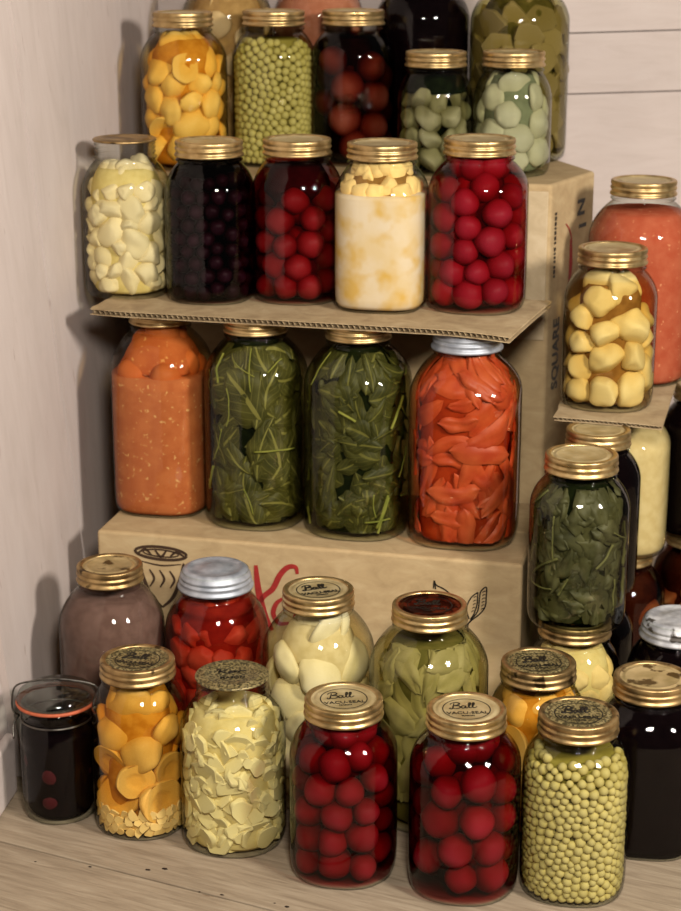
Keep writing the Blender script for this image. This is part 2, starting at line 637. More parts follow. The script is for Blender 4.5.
def relax(n, w, h, rad, rng, it=140):
    """n discs spread in a w x h strip"""
    P = np.column_stack([rng.uniform(0, w, n), rng.uniform(0, h, n)])
    rr = rad[:, None] + rad[None, :]
    for k in range(it):
        d = P[:, None, :] - P[None, :, :]
        dist = np.sqrt((d ** 2).sum(-1)) + 1e-9
        np.fill_diagonal(dist, 1e9)
        ov = np.maximum(0, rr - dist)
        P += .32 * ((d / dist[..., None]) * ov[..., None]).sum(1)
        P[:, 1] -= .00005
        P[:, 0] = np.clip(P[:, 0], 0, w)
        P[:, 1] = np.clip(P[:, 1], 0, h)
    return P

def pack(j, r, z0, z1, seed, dens=1.0, var=.12, span=115, ov=.9):
    rng = np.random.default_rng(seed)
    Rm = j.inner(-PI / 2, .5 * (z0 + min(z1, j.zs))) - r * .9
    w = 2 * math.radians(span) * Rm
    h = max(.001, z1 - z0 - 1.7 * r)
    n = max(1, int(dens * .94 * w * (h + 1.2 * r) / (2 * math.sqrt(3) * r * r * ov * ov)))
    rad = r * (1 + var * rng.uniform(-1, 1, n))
    P = relax(n, w, h, rad * ov, rng)
    out = []
    for (u, v), q in zip(P, rad):
        th = -PI / 2 + (u / w - .5) * 2 * math.radians(span)
        z = z0 + .85 * r + v
        out.append((th, z, float(q)))
    return out

def fill(j, kind, name, label, cat, group, mat, r, z0, z1, seed, dens=1.0, var=.12, span=106, flat=1.0, face=None, drop=None, gap=.0014, stuff=False, limit=None, squash=.9, layers=1, ov=.9, tilt=.3):
    """place countable pieces of food inside the glass, each its own object; face: 1 dome out, -1 cut out, 0 either"""
    ms = shapes(kind)
    rr = random.Random(seed * 13 + 5)
    made = 0
    todo = []
    spots = [(p, 0) for p in pack(j, r, z0, z1, seed, dens, var, span, ov)]
    if layers > 1:                                    # a second layer seen through the gaps of the first
        spots += [(p, 1) for p in pack(j, r, z0, z1, seed + 500, dens * .62, var, span * .8, ov)]
    for (th, z, q), lay in spots:
        out = Vector((math.cos(th), math.sin(th), 0))
        if face is None:
            R = Euler((rr.uniform(0, 6.3), rr.uniform(0, 6.3), rr.uniform(0, 6.3))).to_matrix()
            # squeezed a little against the glass
            S = Matrix.Identity(3) - Matrix([[out[a] * out[b] * (1 - squash) for b in range(3)] for a in range(3)])
            M3 = S @ R
        else:
            zx = out if (face == 1 or (face == 0 and rr.random() < .72)) else -out
            zx = (zx + Vector((rr.uniform(-tilt, tilt), rr.uniform(-tilt, tilt), rr.uniform(-tilt, tilt)))).normalized()
            ax = Vector((0, 0, 1)).cross(zx).normalized()
            ay = zx.cross(ax)
            M3 = Matrix((ax, ay, zx)).transposed() @ Matrix.Rotation(rr.uniform(0, 2 * PI), 3, 'Z') @ Matrix.Diagonal((1, 1, flat))
        me = ms[rr.randrange(len(ms))]
        co = coords(me) @ np.array(M3).T * q
        depth = float((co @ np.array(out)).max())
        lo, hi = float(co[:, 2].min()), float(co[:, 2].max())
        z = max(z, j.floor - lo + .0004)
        inset = lay * 1.25 * depth + (rr.random() * .2 * depth if not lay else 0)
        lim = min(j.inner(th, min(j.top, max(j.floor, z + d)), gap) for d in (lo * .7, lo * .35, 0, hi * .35, hi * .7, hi * .9))
        rad = lim - depth - inset
        if rad < .003:
            continue
        M = Matrix.Translation(Vector((j.x, j.y, j.z)) + out * rad + Vector((0, 0, z))) @ (M3 * q).to_4x4()
        todo.append((abs(th + PI / 2) + lay * 9, me, M))
    if limit is not None:
        todo.sort(key=lambda t: t[0])
    parts = []
    for _, me, M in todo:
        if stuff or (limit is not None and made >= limit):
            parts.append(([M @ p.co for p in me.vertices], [tuple(p.vertices) for p in me.polygons]))
            continue
        o = obj(name, me, mat)
        o.matrix_world = M
        tag(o, label, cat, group)
        made += 1
    if parts:
        o = obj(name + ('s' if stuff else '_remainder'), mesh(name, *join(parts)), mat)
        return o
    return None

def core(j, name, label, cat, mat, z0, z1, k, liq=None, top=None):
    """what the pieces lie in: the clear liquid out to the glass, its murky middle k away from the glass as a part"""
    if liq:
        o = contents_body(j, name, liq, z0, top or min(z1 + .006, j.top - .004), .0)
        tag(o, label, cat, None, 'stuff')
        m = contents_body(j, 'murky_middle', mat, z0 + .001, z1, k, o)
        tag(m, None, None, None, 'stuff')
        return o
    return tag(contents_body(j, name, mat, z0, z1, k), label, cat, None, 'stuff')

def contents_body(j, name, mat, z0, z1, k, parent=None, seg=72):
    """liquid or puree inside the jar: k(z) = distance it keeps from the glass"""
    kf = k if callable(k) else (lambda z: k)
    zs = [z0] + sorted({round(p[1], 6) for p in j.prof if z0 + .0006 < p[1] < z1 - .0006}) + [z1]
    nz = len(zs) - 1
    prof = [(1.0, z) for z in zs]
    def sh(th, r, z):
        g = .0007 + kf(z)
        q = j.inner(th, z, g)
        if z < .008:
            q = min(q, j.inner(th, .008, g)) - .55 * (.008 - z)
        return max(.003, q)
    prof = prof
    v, f = lathe(prof, seg, sh)
    # closed ends
    b = len(v)
    v.append((0, 0, z0)); v.append((0, 0, z1))
    m = nz * seg
    for q in range(seg):
        q2 = (q + 1) % seg
        f.append((b, q2, q))
        f.append((b + 1, m + q, m + q2))
    return obj(name, mesh(name, v, f), mat, parent, None if parent else (j.x, j.y, j.z))

def leaves(j, name, label, mat, z0, z1, seed, count=70, Lr=(.03, .06), Wr=(.018, .035), amp=.006, stems=14, stem_mat=None, span=118, big=(), rect=False, smin=.0, cat='greens', individual=False, group=None, kmax=.0118):
    """a tangle of leaf-like pieces pressed against the glass"""
    rr = random.Random(seed)
    V, F, U = [], [], []
    def one(th0, z0_, a, Ln, W, lay, ph):
        NS, NT = 12, 7
        v, f, u = [], [], []
        for i in range(NS + 1):
            s_ = -1 + 2 * i / NS
            prof = (max(0, 1 - abs(s_) ** 4)) ** .6 if rect else (max(0, 1 - s_ * s_)) ** .62 * (1 - .25 * s_)
            for k in range(NT + 1):
                t = -1 + 2 * k / NT
                wv = prof * (1 + .12 * math.sin(5 * s_ + ph) * (abs(t)))
                lx, ly = s_ * Ln / 2, t * W / 2 * wv + .12 * Ln * (s_ * s_ - .3) * math.sin(ph * 2)
                uu, vv = lx * math.cos(a) - ly * math.sin(a), lx * math.sin(a) + ly * math.cos(a)
                z = min(z1, max(z0 + .001, z0_ + vv))
                th = th0 + uu / j.R
                cr = .5 + .5 * noise.noise(Vector((s_ * 1.6 + ph * 3, t * 1.3 - ph, ph)))
                cr2 = .5 + .5 * noise.noise(Vector((s_ * 4 + ph * 5, t * 3.3 + ph, ph * 2)))
                rad = j.inner(th, z, .0017) - lay - amp * cr - amp * .35 * cr2 - amp * .5 * abs(t) ** 3 - amp * .25 * math.exp(-(t / .12) ** 2)
                rad = max(.004, rad, j.inner(th, z, kmax))
                v.append((rad * math.cos(th), rad * math.sin(th), z))
                u.append(((s_ + 1) / 2 + 2 * int(ph * 10), (t + 1) / 2 + 2 * int(ph * 10 % 7)))
        for i in range(NS):
            for k in range(NT):
                q = i * (NT + 1) + k
                f.append((q, q + 1, q + NT + 2, q + NT + 1))
        return v, f, u
    spots = []
    for (th0, zz, a, Ln, W) in big:
        spots.append((th0, zz, a, Ln, W, .0))
    n = count
    w = 2 * math.radians(span)
    for i in range(n):
        spots.append((-PI / 2 + (rr.random() - .5) * w, z0 + rr.random() * (z1 - z0), rr.uniform(0, PI), rr.uniform(*Lr), rr.uniform(*Wr), .0004 + rr.random() * .006))
    objs = []
    for sp in spots:
        v, f, u = one(*sp, rr.uniform(0, 9))
        if individual:
            o = obj(name, mesh(name, v, f, True, u), mat, None, (j.x, j.y, j.z))
            tag(o, label, cat, group)
            objs.append(o)
        else:
            b = len(V)
            V += v
            U += u
            F += [tuple(b + q for q in p) for p in f]
    if not individual:
        o = obj(name, mesh(name, V, F, True, U), mat, None, (j.x, j.y, j.z))
        tag(o, label, cat, None, 'stuff')
        if stems:
            parts = []
            for i in range(stems):
                th = -PI / 2 + (rr.random() - .5) * w
                zz = z0 + .01 + rr.random() * (z1 - z0 - .02)
                a = rr.uniform(0, PI)
                ln = rr.uniform(.02, .05)
                c = rr.uniform(-.3, .3)
                pts = []
                for q in range(5):
                    s_ = q / 4 - .5
                    uu = s_ * ln * math.cos(a) - c * ln * (s_ * s_) * math.sin(a)
                    vv = s_ * ln * math.sin(a) + c * ln * (s_ * s_) * math.cos(a)
                    z = min(z1, max(z0 + .003, zz + vv))
                    t2 = th + uu / j.R
                    rad = j.inner(t2, z, .0030 + rr.random() * .002)
                    pts.append((rad * math.cos(t2), rad * math.sin(t2), z))
                parts.append(tube(pts, rr.uniform(.0006, .0016), 6, 4))
            v, f = join(parts)
            st = obj('leaf_stems', mesh('leaf_stems', v, f), stem_mat, o)
            tag(st, 'pale green stems among the dark leaves', None, None, 'stuff')
        return o
    return objs

def leaf_mat(name, c1, c2, vein, rough=.5, spec=.25):
    m, nt, out = new_mat(name)
    b = N(nt, 'BsdfPrincipled', Roughness=rough)
    b.inputs['Specular IOR Level'].default_value = spec
    tc = N(nt, 'TexCoord')
    nz = N(nt, 'TexNoise', Scale=45.0, Detail=5.0)
    L(nt, tc.outputs['Object'], nz.inputs['Vector'])
    r = ramp(nt, [(.32, lin(c1)), (.7, lin(c2))])
    L(nt, nz.outputs['Fac'], r.inputs[0])
    last = r.outputs[0]
    if vein:
        sp = N(nt, 'SeparateXYZ')
        uv = N(nt, 'UVMap', uv_map='leaf')
        L(nt, uv.outputs[0], sp.inputs[0])
        fr = N(nt, 'Math', operation='FRACT')
        L(nt, sp.outputs[1], fr.inputs[0])
        sub = N(nt, 'Math', operation='SUBTRACT')
        sub.inputs[1].default_value = .5
        L(nt, fr.outputs[0], sub.inputs[0])
        ab = N(nt, 'Math', operation='ABSOLUTE')
        L(nt, sub.outputs[0], ab.inputs[0])
        mid = N(nt, 'Math', operation='LESS_THAN')
        mid.inputs[1].default_value = .045
        L(nt, ab.outputs[0], mid.inputs[0])
        # side veins run out from the midrib
        mul = N(nt, 'Math', operation='MULTIPLY_ADD')
        mul.inputs[1].default_value = -.8
        L(nt, ab.outputs[0], mul.inputs[0])
        L(nt, sp.outputs[0], mul.inputs[2])
        m8 = N(nt, 'Math', operation='MULTIPLY')
        m8.inputs[1].default_value = 6.0
        L(nt, mul.outputs[0], m8.inputs[0])
        f8 = N(nt, 'Math', operation='FRACT')
        L(nt, m8.outputs[0], f8.inputs[0])
        sv = N(nt, 'Math', operation='LESS_THAN')
        sv.inputs[1].default_value = .13
        L(nt, f8.outputs[0], sv.inputs[0])
        hf = N(nt, 'Math', operation='MULTIPLY')
        hf.inputs[1].default_value = .4
        L(nt, sv.outputs[0], hf.inputs[0])
        mxm = N(nt, 'Math', operation='MAXIMUM')
        L(nt, mid.outputs[0], mxm.inputs[0])
        L(nt, hf.outputs[0], mxm.inputs[1])
        mx = N(nt, 'MixRGB')
        mx.inputs[2].default_value = (*lin(vein), 1)
        L(nt, mxm.outputs[0], mx.inputs[0])
        L(nt, last, mx.inputs[1])
        last = mx.outputs[0]
    L(nt, last, b.inputs['Base Color'])
    L(nt, b.outputs[0], out.inputs[0])
    return m
#@@PART2
# ------------------------------------------------------------------ the setting
def wall_paint(name, rotx, stretch, crack):
    return grain(name, (190, 177, 170), (197, 184, 178), (201, 189, 183), rotx, stretch, rough=.85, bump=.22, spec=.12, crack=crack, blotch=5.0)
PAINT_LEFT = wall_paint('white_painted_slanting_boards', (0, math.radians(15.5), 0), (11, 10, 2.6), dict(scale=(70, 40, 16), thr=.66, c=(182, 167, 160)))
PAINT_BACK = wall_paint('white_painted_level_boards', (0, 0, 0), (4, 20, 22), dict(scale=(50, 40, 60), thr=.76, c=(170, 154, 146)))
TABLE = grain('bare_grey_brown_boards', (126, 110, 91), (150, 134, 113), (166, 151, 130), (0, 0, 0), (4, 46, 8), rough=.7, bump=.5, spec=.25,
              crack=dict(scale=(16, 90, 20), thr=.70, c=(112, 90, 70)), blotch=8.0)
CARD = grain('kraft_cardboard', (164, 140, 104), (178, 154, 116), (188, 166, 128), (0, 0, 0), (10, 14, 20), rough=.85, bump=.1, spec=.1, blotch=14.0)
CARD_SHEET = grain('grey_kraft_cardboard', (150, 128, 98), (172, 150, 116), (186, 166, 132), (0, 0, 0), (12, 12, 12), rough=.85, bump=.15, spec=.1, blotch=18.0)
CARD_GREY = grain('pale_kraft_flap', (172, 152, 120), (188, 168, 136), (198, 180, 150), (0, 0, 0), (12, 12, 12), rough=.85, bump=.15, spec=.1, blotch=18.0)

def prism(poly, y0, y1):
    """polygon in (x, z) given depth along y"""
    n = len(poly)
    v = [(x, y0, z) for x, z in poly] + [(x, y1, z) for x, z in poly]
    f = [tuple(range(n)), tuple(reversed(range(n, 2 * n)))]
    for i in range(n):
        k = (i + 1) % n
        f.append((i, i + n, k + n, k))
    return v, f

def bevel(o, w=.0012, seg=2):
    m = o.modifiers.new('bevel', 'BEVEL')
    m.width = w
    m.segments = seg
    m.limit_method = 'ANGLE'
    return o

# left wall: local x runs along the wall away from the camera, y into the wall
ang = math.atan2(.706, .1)
sl = -.2765
ZT = 1.25
def seam(s0):
    return (s0, 0), (s0 + sl * ZT, ZT)
g = .0042
boards = []
a0, a1 = seam(.3643)
b0, b1 = seam(.0700)
boards.append(prism([(b0[0], -.03), (a0[0] - g, -.03), (a1[0] - g, ZT), (b1[0], ZT)], 0, .016))
boards.append(prism([(a0[0] + g, -.03), (.775, -.03), (.775, ZT), (a1[0] + g, ZT)], .0006, .016))
boards.append(prism([(-.36, -.03), (b0[0] - .001, -.03), (b1[0] - .001, ZT), (-.36, ZT)], .008, .016))
boards.append(prism([(-.36, -.03), (.775, -.03), (.775, ZT), (-.36, ZT)], .0165, .03))
o = obj('wall_left', mesh('wall_left', *join(boards), smooth=False), PAINT_LEFT, None, (-.338, 1.674, 0), (0, 0, ang))
tag(o, 'white painted wall of slanting boards left of the jars', 'wall', kind='structure')

# back wall: nearly level boards
bs = []
zl = [-.03, .25, .436, .6125, .6897, .80, .95, 1.10, 1.25]
tl = .0300
for i in range(len(zl) - 1):
    lo, hi = zl[i] + .0007, zl[i + 1] - .0007
    bs.append(prism([(-.26, lo - .0 * tl), (.95, lo + (1.21 * tl if i else 0)), (.95, hi + 1.21 * tl), (-.26, hi)], 0, .014))
bs.append(prism([(-.26, -.03), (.95, -.03), (.95, 1.28), (-.26, 1.28)], .0145, .03))
o = obj('wall_back', mesh('wall_back', *join(bs), smooth=False), PAINT_BACK, None, (0, 2.42, 0))
bevel(o, .0008)
tag(o, 'white painted board wall behind the jars', 'wall', kind='structure')

# the bare boards everything stands on: local x along the grain
fa = math.radians(-25.2)
bs = []
for w0, w1 in ((-.17, -.0006), (.0006, .34), (.34, .72), (.72, 1.2)):
    bs.append(join([box_vf(-.45, 1.5, w0 + .0006, w1 - .0006, -.03, 0)]))
o = obj('floor', mesh('floor', *join(bs), smooth=False), TABLE, None, (-.2, 1.5385, 0), (0, 0, fa))
bevel(o, .001)
tag(o, 'bare grey brown wooden boards under the jars', 'floor', kind='structure')
# worm holes and knots in the nearest board
HOLE = plain('dark_worm_hole', (40, 28, 20), rough=.9)
parts = []
rr = random.Random(3)
for (x, y, r) in ((-.2369, 1.5503, .0012), (-.1815, 1.5448, .0016), (-.1656, 1.5466, .0018), (-.1089, 1.4996, .0013), (-.0486, 1.4788, .0014), (-.06, 1.485, .0008), (-.29, 1.56, .0008), (.02, 1.462, .0012), (-.13, 1.505, .0007)):
    v = [(x, y, .0002)]
    f = []
    for k in range(12):
        t = 2 * PI * k / 12
        q = r * (1 + .4 * (rr.random() - .5))
        v.append((x + 1.5 * q * math.cos(t), y + q * math.sin(t) - .3 * q * math.cos(t), .00035))
        f.append((0, 1 + k, 1 + (k + 1) % 12))
    parts.append((v, f))
o = obj('floor_knots', mesh('floor_knots', *join(parts)), HOLE)
tag(o, 'small dark worm holes in the bare boards', 'floor', kind='structure')
# stub of white painted timber in the corner at the foot of the left wall
bb = join([box_vf(-.011, .0, -.05, .032, 0, .066)])
o = obj('trim_1', mesh('trim_1', *bb, smooth=False), PAINT_BACK, None, (-.3345, 1.672, 0), (0, 0, -.14))
bevel(o, .004, 3)
tag(o, 'white painted timber stub at the foot of the left wall', 'trim', kind='structure')

# ------------------------------------------------------------------ cartons
A0 = (-.264, 1.884)
aA = math.atan2(-.108, .451)
ca = empty('cardboard_carton', (A0[0], A0[1], 0), 'low tan cardboard carton with red script, under the four half-gallon jars', 'carton', 'cartons used as steps', aA)
body = obj('carton_body', mesh('carton_body', *join([box_vf(0, .464, 0, .2, 0, .2195)]), smooth=False), CARD, ca)
bevel(body, .003, 3)
lip = obj('carton_flap', mesh('carton_flap', *box_vf(.003, .461, .003, .098, .2192, .22), smooth=False), CARD, ca)
lip2 = obj('carton_flap', mesh('carton_flap', *box_vf(.003, .461, .1005, .197, .2192, .22), smooth=False), CARD, ca)

def on_front(parts, depth=-.0004):
    """printed strokes given in (x, z) of the carton's front face"""
    M = Matrix(((1, 0, 0, 0), (0, 0, -1, depth), (0, 1, 0, 0), (0, 0, 0, 1)))
    return xf(join(parts), M)
red = [ribbon([(.1788, .1950), (.1802, .1760), (.1828, .1589), (.188, .1400), (.196, .122)], .0075),
       ribbon([(.172, .138), (.1804, .1483), (.1873, .1604), (.1974, .1699), (.2053, .186), (.2141, .1957), (.2226, .1965), (.2244, .189)], .0062),
       ribbon([(.208, .1596), (.2010, .1530), (.1975, .1412), (.204, .131), (.215, .132)], .0055),
       ribbon([(.226, .150), (.222, .138), (.231, .131), (.240, .142)], .0050), ribbon([(.252, .158), (.249, .140), (.258, .132), (.268, .142)], .0050)]
o = obj('red_script_print', mesh('red_script_print', *on_front(red), smooth=False), RED_INK, body)
tag(o, 'red brush script printed on the tan carton')
em = []
def oval(cx, cy, a, b, w, tilt=0.0, n=20, half=None):
    pts = []
    for k in range(n + 1):
        t = 2 * PI * k / n if half is None else PI * k / n + half
        x, y = a * math.cos(t), b * math.sin(t)
        pts.append((cx + x * math.cos(tilt) - y * math.sin(tilt), cy + x * math.sin(tilt) + y * math.cos(tilt)))
    return ribbon(pts, w, 2, False)
em.append(oval(.0725, .1995, .0290, .0072, .0032, -.02))
em.append(oval(.0725, .1995, .0200, .0040, .0016, -.02))
em.append(ribbon([(.046, .1975), (.055, .2025), (.062, .1965)], .003))
em.append(ribbon([(.066, .2025), (.0725, .1955), (.079, .203)], .003))
em.append(ribbon([(.083, .1965), (.09, .2020), (.099, .1975)], .003))
em.append(ribbon([(.047, .190), (.051, .172), (.060, .150), (.0725, .137)], .0042))
em.append(ribbon([(.098, .190), (.094, .172), (.085, .150), (.0725, .137)], .0042))
em.append(ribbon([(.050, .1885), (.0725, .1855), (.095, .1885)], .0018))
for dx in (.061, .0725, .084):
    em.append(ribbon([(dx - .002, .180), (dx + .003, .170), (dx - .002, .160)], .0026))
o = obj('emblem_print', mesh('emblem_print', *on_front(em), smooth=False), BROWN_INK, body)
tag(o, 'dark brown oval emblem printed on the tan carton')
wing = [ribbon([(.4095, .1554), (.4068, .1672), (.4111, .179), (.4182, .186)], .0013, 6, False),
        ribbon([(.4182, .186), (.4177, .1726), (.4145, .1611), (.4111, .1552)], .0013, 6, False),
        ribbon([(.4111, .1541), (.4184, .1649), (.4201, .1789), (.421, .1863), (.4249, .1915), (.4273, .1913), (.4271, .1816), (.4264, .1712), (.4215, .1629), (.4120, .1538)], .0014, 6, False),
        ribbon([(.4120, .1538), (.4085, .149), (.409, .141)], .0016, 5, False),
        ribbon([(.3715, .186), (.3721, .1946), (.3745, .190), (.3830, .1861), (.391, .180)], .0013, 5, False),
        ribbon([(.3721, .1946), (.3738, .1854)], .0012, 4, False)]
for k in range(6):
    t = k / 5
    x, y = .4266 - .001 * t, .188 - .019 * t
    wing.append(ribbon([(x, y), (x - .0022, y - .0006), (x - .0036, y - .0022)], .0010, 4))
    x, y = .4172 - .003 * t * t, .181 - .02 * t
    if k < 5:
        wing.append(ribbon([(x, y), (x - .002, y - .0002), (x - .0034, y - .0018)], .0009, 4))
o = obj('wing_print', mesh('wing_print', *on_front(wing), smooth=False), BLACK_INK, body)
tag(o, 'black line drawing of wings printed on the tan carton')

# tall carton behind
B0 = Vector((.235, 2.046))
yb = math.radians(12)
FL = B0 - Vector((math.cos(yb), -math.sin(yb))) * .475
foot = [tuple(FL), tuple(B0), (.2965, 2.148), (.236, 2.33), (FL.x + .058, FL.y + .255)]
def prism_z(poly, z0, z1):
    n = len(poly)
    v = [(x, y, z0) for x, y in poly] + [(x, y, z1) for x, y in poly]
    f = [tuple(reversed(range(n))), tuple(range(n, 2 * n))]
    for i in range(n):
        k = (i + 1) % n
        f.append((i, k, k + n, i + n))
    return v, f
cb = empty('cardboard_carton', (B0.x, B0.y, 0), 'tall tan cardboard carton with vertical dark lettering, standing behind the stepped jars', 'carton', 'cartons used as steps')
v, f = prism_z([(x - B0.x, y - B0.y) for x, y in foot], 0, .5695)
bodyb = obj('carton_body', mesh('carton_body', v, f, smooth=False), CARD, cb)
bevel(bodyb, .004, 3)
fl = obj('carton_flap', mesh('carton_flap', *box_vf(-.470, -.003, -.0032, -.0004, .392, .562), smooth=False), CARD_GREY, cb, None, (0, 0, -yb))
bevel(fl, .0012)
tag(fl, 'pale folded flap on the front of the tall carton')
dside = Vector((.0615, .102)).normalized()
def on_side(parts):
    nx, ny = dside.y, -dside.x
    M = Matrix(((dside.x, 0, nx, nx * .0006), (dside.y, 0, ny, ny * .0006), (0, 1, 0, 0), (0, 0, 0, 1)))
    return xf(join(parts), M)
up = Matrix.Rotation(PI / 2, 4, 'Z')
def side_print(parts):
    o = obj('lettering_print', mesh('lettering_print', *on_side(parts), smooth=False), BLACK_INK, bodyb)
    tag(o, 'dark vertical lettering printed on the side of the tall carton')
pr = [xf(text_vf('SQUARE', .0225, bold=.0007, spacing=1.0), Matrix.Translation((.0245, .371, 0)) @ up)]
side_print(pr)
pr = []
rr = random.Random(8)
zz = .462
while zz < .535:                                     # a line of print too small to read
    h = rr.choice((.003, .0045, .0025))
    pr.append(xf(box_vf(-.0024, .0024, 0, h, 0, .0002), Matrix.Translation((.0128, zz, 0))))
    zz += h + rr.choice((.0016, .0016, .0035))
side_print(pr)
pr = []
pr.append(xf(text_vf('N', .027, bold=.0009), Matrix.Translation((.083, .533, 0)) @ up))
pr.append(xf(text_vf('I', .027, bold=.0009), Matrix.Translation((.089, .511, 0)) @ up))
side_print(pr)
rd = [ribbon([(.040, .520), (.050, .512), (.0575, .500), (.0590, .486)], .0022), ribbon([(.0560, .500), (.0575, .480), (.0575, .462), (.054, .448)], .0085)]
o = obj('red_mark_print', mesh('red_mark_print', *on_side(rd), smooth=False), RED_INK, bodyb)
tag(o, 'dark red mark printed on the side of the tall carton')

# corrugated sheets used as shelves
def slab(nx, ny, Lx, Ly, z0, z1, warp, ragged=None, flare=0.0):
    v, f = [], []
    for lay in (z1, z0):
        for i in range(nx + 1):
            for k in range(ny + 1):
                x, y = Lx * i / nx, Ly * k / ny
                x *= 1 + flare * y / Lx
                if ragged:
                    if i == 0: x -= ragged * rnd.random()
                    if k == 0: y -= ragged * .08 * rnd.random()
                v.append((x, y, lay + warp(x, y)))
    m = (nx + 1) * (ny + 1)
    for i in range(nx):
        for k in range(ny):
            q = i * (ny + 1) + k
            f.append((q, q + ny + 1, q + ny + 2, q + 1))
            f.append((m + q, m + q + 1, m + q + ny + 2, m + q + ny + 1))
    for i in range(nx):
        for k in (0, ny):
            q, q2 = i * (ny + 1) + k, (i + 1) * (ny + 1) + k
            f.append((q, m + q, m + q2, q2) if k == 0 else (q, q2, m + q2, m + q))
    for k in range(ny):
        for i in (0, nx):
            q, q2 = i * (ny + 1) + k, i * (ny + 1) + k + 1
            f.append((q, q2, m + q2, m + q) if i == 0 else (q, m + q, m + q2, q2))
    return v, f

def sheet(label, loc, rz, Lx, Ly, top, t, pitch, warp, group, flare=0.0):
    root = empty('corrugated_sheet', loc, label, 'cardboard sheet', group, rz)
    nx = max(20, int(Lx / .006))
    obj('top_liner', mesh('top_liner', *slab(nx, 14, Lx, Ly, top - .0007, top, warp, .004, flare), smooth=False), CARD_SHEET, root)
    obj('bottom_liner', mesh('bottom_liner', *slab(nx, 14, Lx, Ly, top - t, top - t + .0006, warp, .003, flare), smooth=False), CARD_SHEET, root)
    n = int(Lx / pitch * 8)
    v, f = [], []
    for i in range(n + 1):
        for k in range(8):
            x, y = Lx * i / n, (Ly - .0005) * k / 7
            v.append((x * (1 + flare * y / Lx), y, top - t / 2 + (t / 2 - .0012) * math.sin(2 * PI * x / pitch) + warp(x, y)))
    for i in range(n):
        for k in range(7):
            q = i * 8 + k
            f.append((q, q + 8, q + 9, q + 1))
    obj('fluted_liner', mesh('fluted_liner', v, f), CARD_SHEET, root)
    return root
def warp1(x, y):
    e = max(0, (x - .36) / .089)
    l = max(0, (.05 - x) / .05)
    return -.0045 * e * e * (1 - y / .165) ** 2 + .001 * l * l
sheet('long corrugated cardboard sheet lying across the tops of the four half-gallon jars', (-.265, 1.922, 0), math.atan2(-.107, .436), .449, .162, .455, .0062, .0058, warp1, 'cardboard shelves', .13)
def warp2(x, y):
    return -.002 * (x / .105) ** 2 * max(0, 1 - y / .1)
sheet('small corrugated cardboard square under the pale fruit jar at the right', (.228, 1.878, 0), math.radians(-14.5), .112, .225, .349, .0042, .0048, warp2, 'cardboard shelves')

# ------------------------------------------------------------------ the jars
FRONT = 'jars standing in the front row'
SECOND = 'half-gallon jars in the second row'
MID = 'half-gallon jars on the low carton'
SHELF = 'quart jars on the cardboard shelf'
TOP = 'jars along the front of the tall carton'
REAR = 'half-gallon jars at the back of the tall carton'
SIDE = 'jars stacked at the right'
# key, ..., x, y, z, R, H, lidR
jar('G2', 'mason_jar', 'front jar of orange-yellow peach halves with gold lid, beside the clamp-lid jar', FRONT, -.196, 1.641, 0, .0456, .175, .0358, 2.2, lid='band', gold=GOLD_OLD, disc=DISC_DARK, letters='ball_bold', lrot=-.2)
jar('G3', 'mason_jar', 'front jar packed with pale cream-yellow chopped pieces, bandless dark lid', FRONT, -.103, 1.611, 0, .0500, .172, .0351, 2.3, lid='disc', disc=DISC_DARK, letters='kerr', lrot=.1)
jar('G4', 'mason_jar', 'front jar of red plums whose lower half is dark, leftmost of the two', FRONT, .003, 1.553, 0, .0498, .174, .0359, 2.35, letters='ball', lrot=.12)
jar('G5', 'mason_jar', 'front jar full of red plums, directly beside the front pea jar', FRONT, .114, 1.525, 0, .0508, .1765, .0359, 2.35, letters='ball', lrot=.05)
jar('G6', 'mason_jar', 'front jar filled with olive-green peas, ink-stained gold lid', FRONT, .215, 1.521, 0, .0488, .174, .0359, 2.5, gold=GOLD_OLD, disc=DISC_DARK, letters='ball_bold', lrot=-.05)
jar('G7', 'mason_jar', 'nearly black juice jar with rust-spotted gold lid at the lower right', FRONT, .2955, 1.606, 0, .0500, .172, .0362, 2.8, gold=GOLD_OLD, disc=DISC_RUST)
jar('G8', 'mason_jar', 'jar of yellow peach slices with dark lettered lid, between plum and pea jars', SECOND, .1905, 1.634, 0, .0465, .175, .0357, 2.2, gold=GOLD_OLD, disc=DISC_DARK, letters='ball_bold', lrot=.1)
jar('F1', 'mason_jar', 'mauve-brown fruit sauce jar with old gold lid by the left wall', SECOND, -.237, 1.774, 0, .0545, .222, .0335, 2.0, half=True, gold=GOLD_OLD, disc=DISC_RUST)
jar('F2', 'mason_jar', 'red tomato jar with blue-grey zinc cap before the low carton', SECOND, -.128, 1.766, 0, .0535, .222, .0366, 2.0, half=True, lid='zinc', gold=ZINC, capH=.021)
jar('F3', 'mason_jar', 'round jar of white pear halves with gold lid, in the second row', SECOND, -.022, 1.705, 0, .0560, .222, .0352, 2.0, half=True, letters='ball_bold', lrot=.3)
jar('F4', 'mason_jar', 'wide jar of pale green pickled slices with red-brown lid', SECOND, .0865, 1.664, 0, .0585, .222, .0362, 2.0, half=True, gold=GOLD, disc=DISC_RED, letters='ball_bold', lrot=-.1)
jar('M1', 'mason_jar', 'half-gallon jar of orange puree, leftmost on the low carton', MID, -.197, 1.970, .22, .0530, .2283, .0335, 2.9, -.2, True, lrot=.4)
jar('M2', 'mason_jar', 'half-gallon jar of green leaves with one large veined leaf, beside orange puree', MID, -.091, 1.928, .22, .0545, .2283, .0338, 2.6, -.2, True)
jar('M3', 'mason_jar', 'half-gallon jar of dark green leaves beside the red-orange pepper jar', MID, .019, 1.897, .22, .0565, .2283, .0342, 2.6, -.2, True)
jar('M4', 'mason_jar', 'half-gallon jar of red-orange pepper strips with zinc cap', MID, .132, 1.869, .22, .0580, .2283, .0354, 3.0, -.2, True, lid='zinc', gold=ZINC, capH=.021)
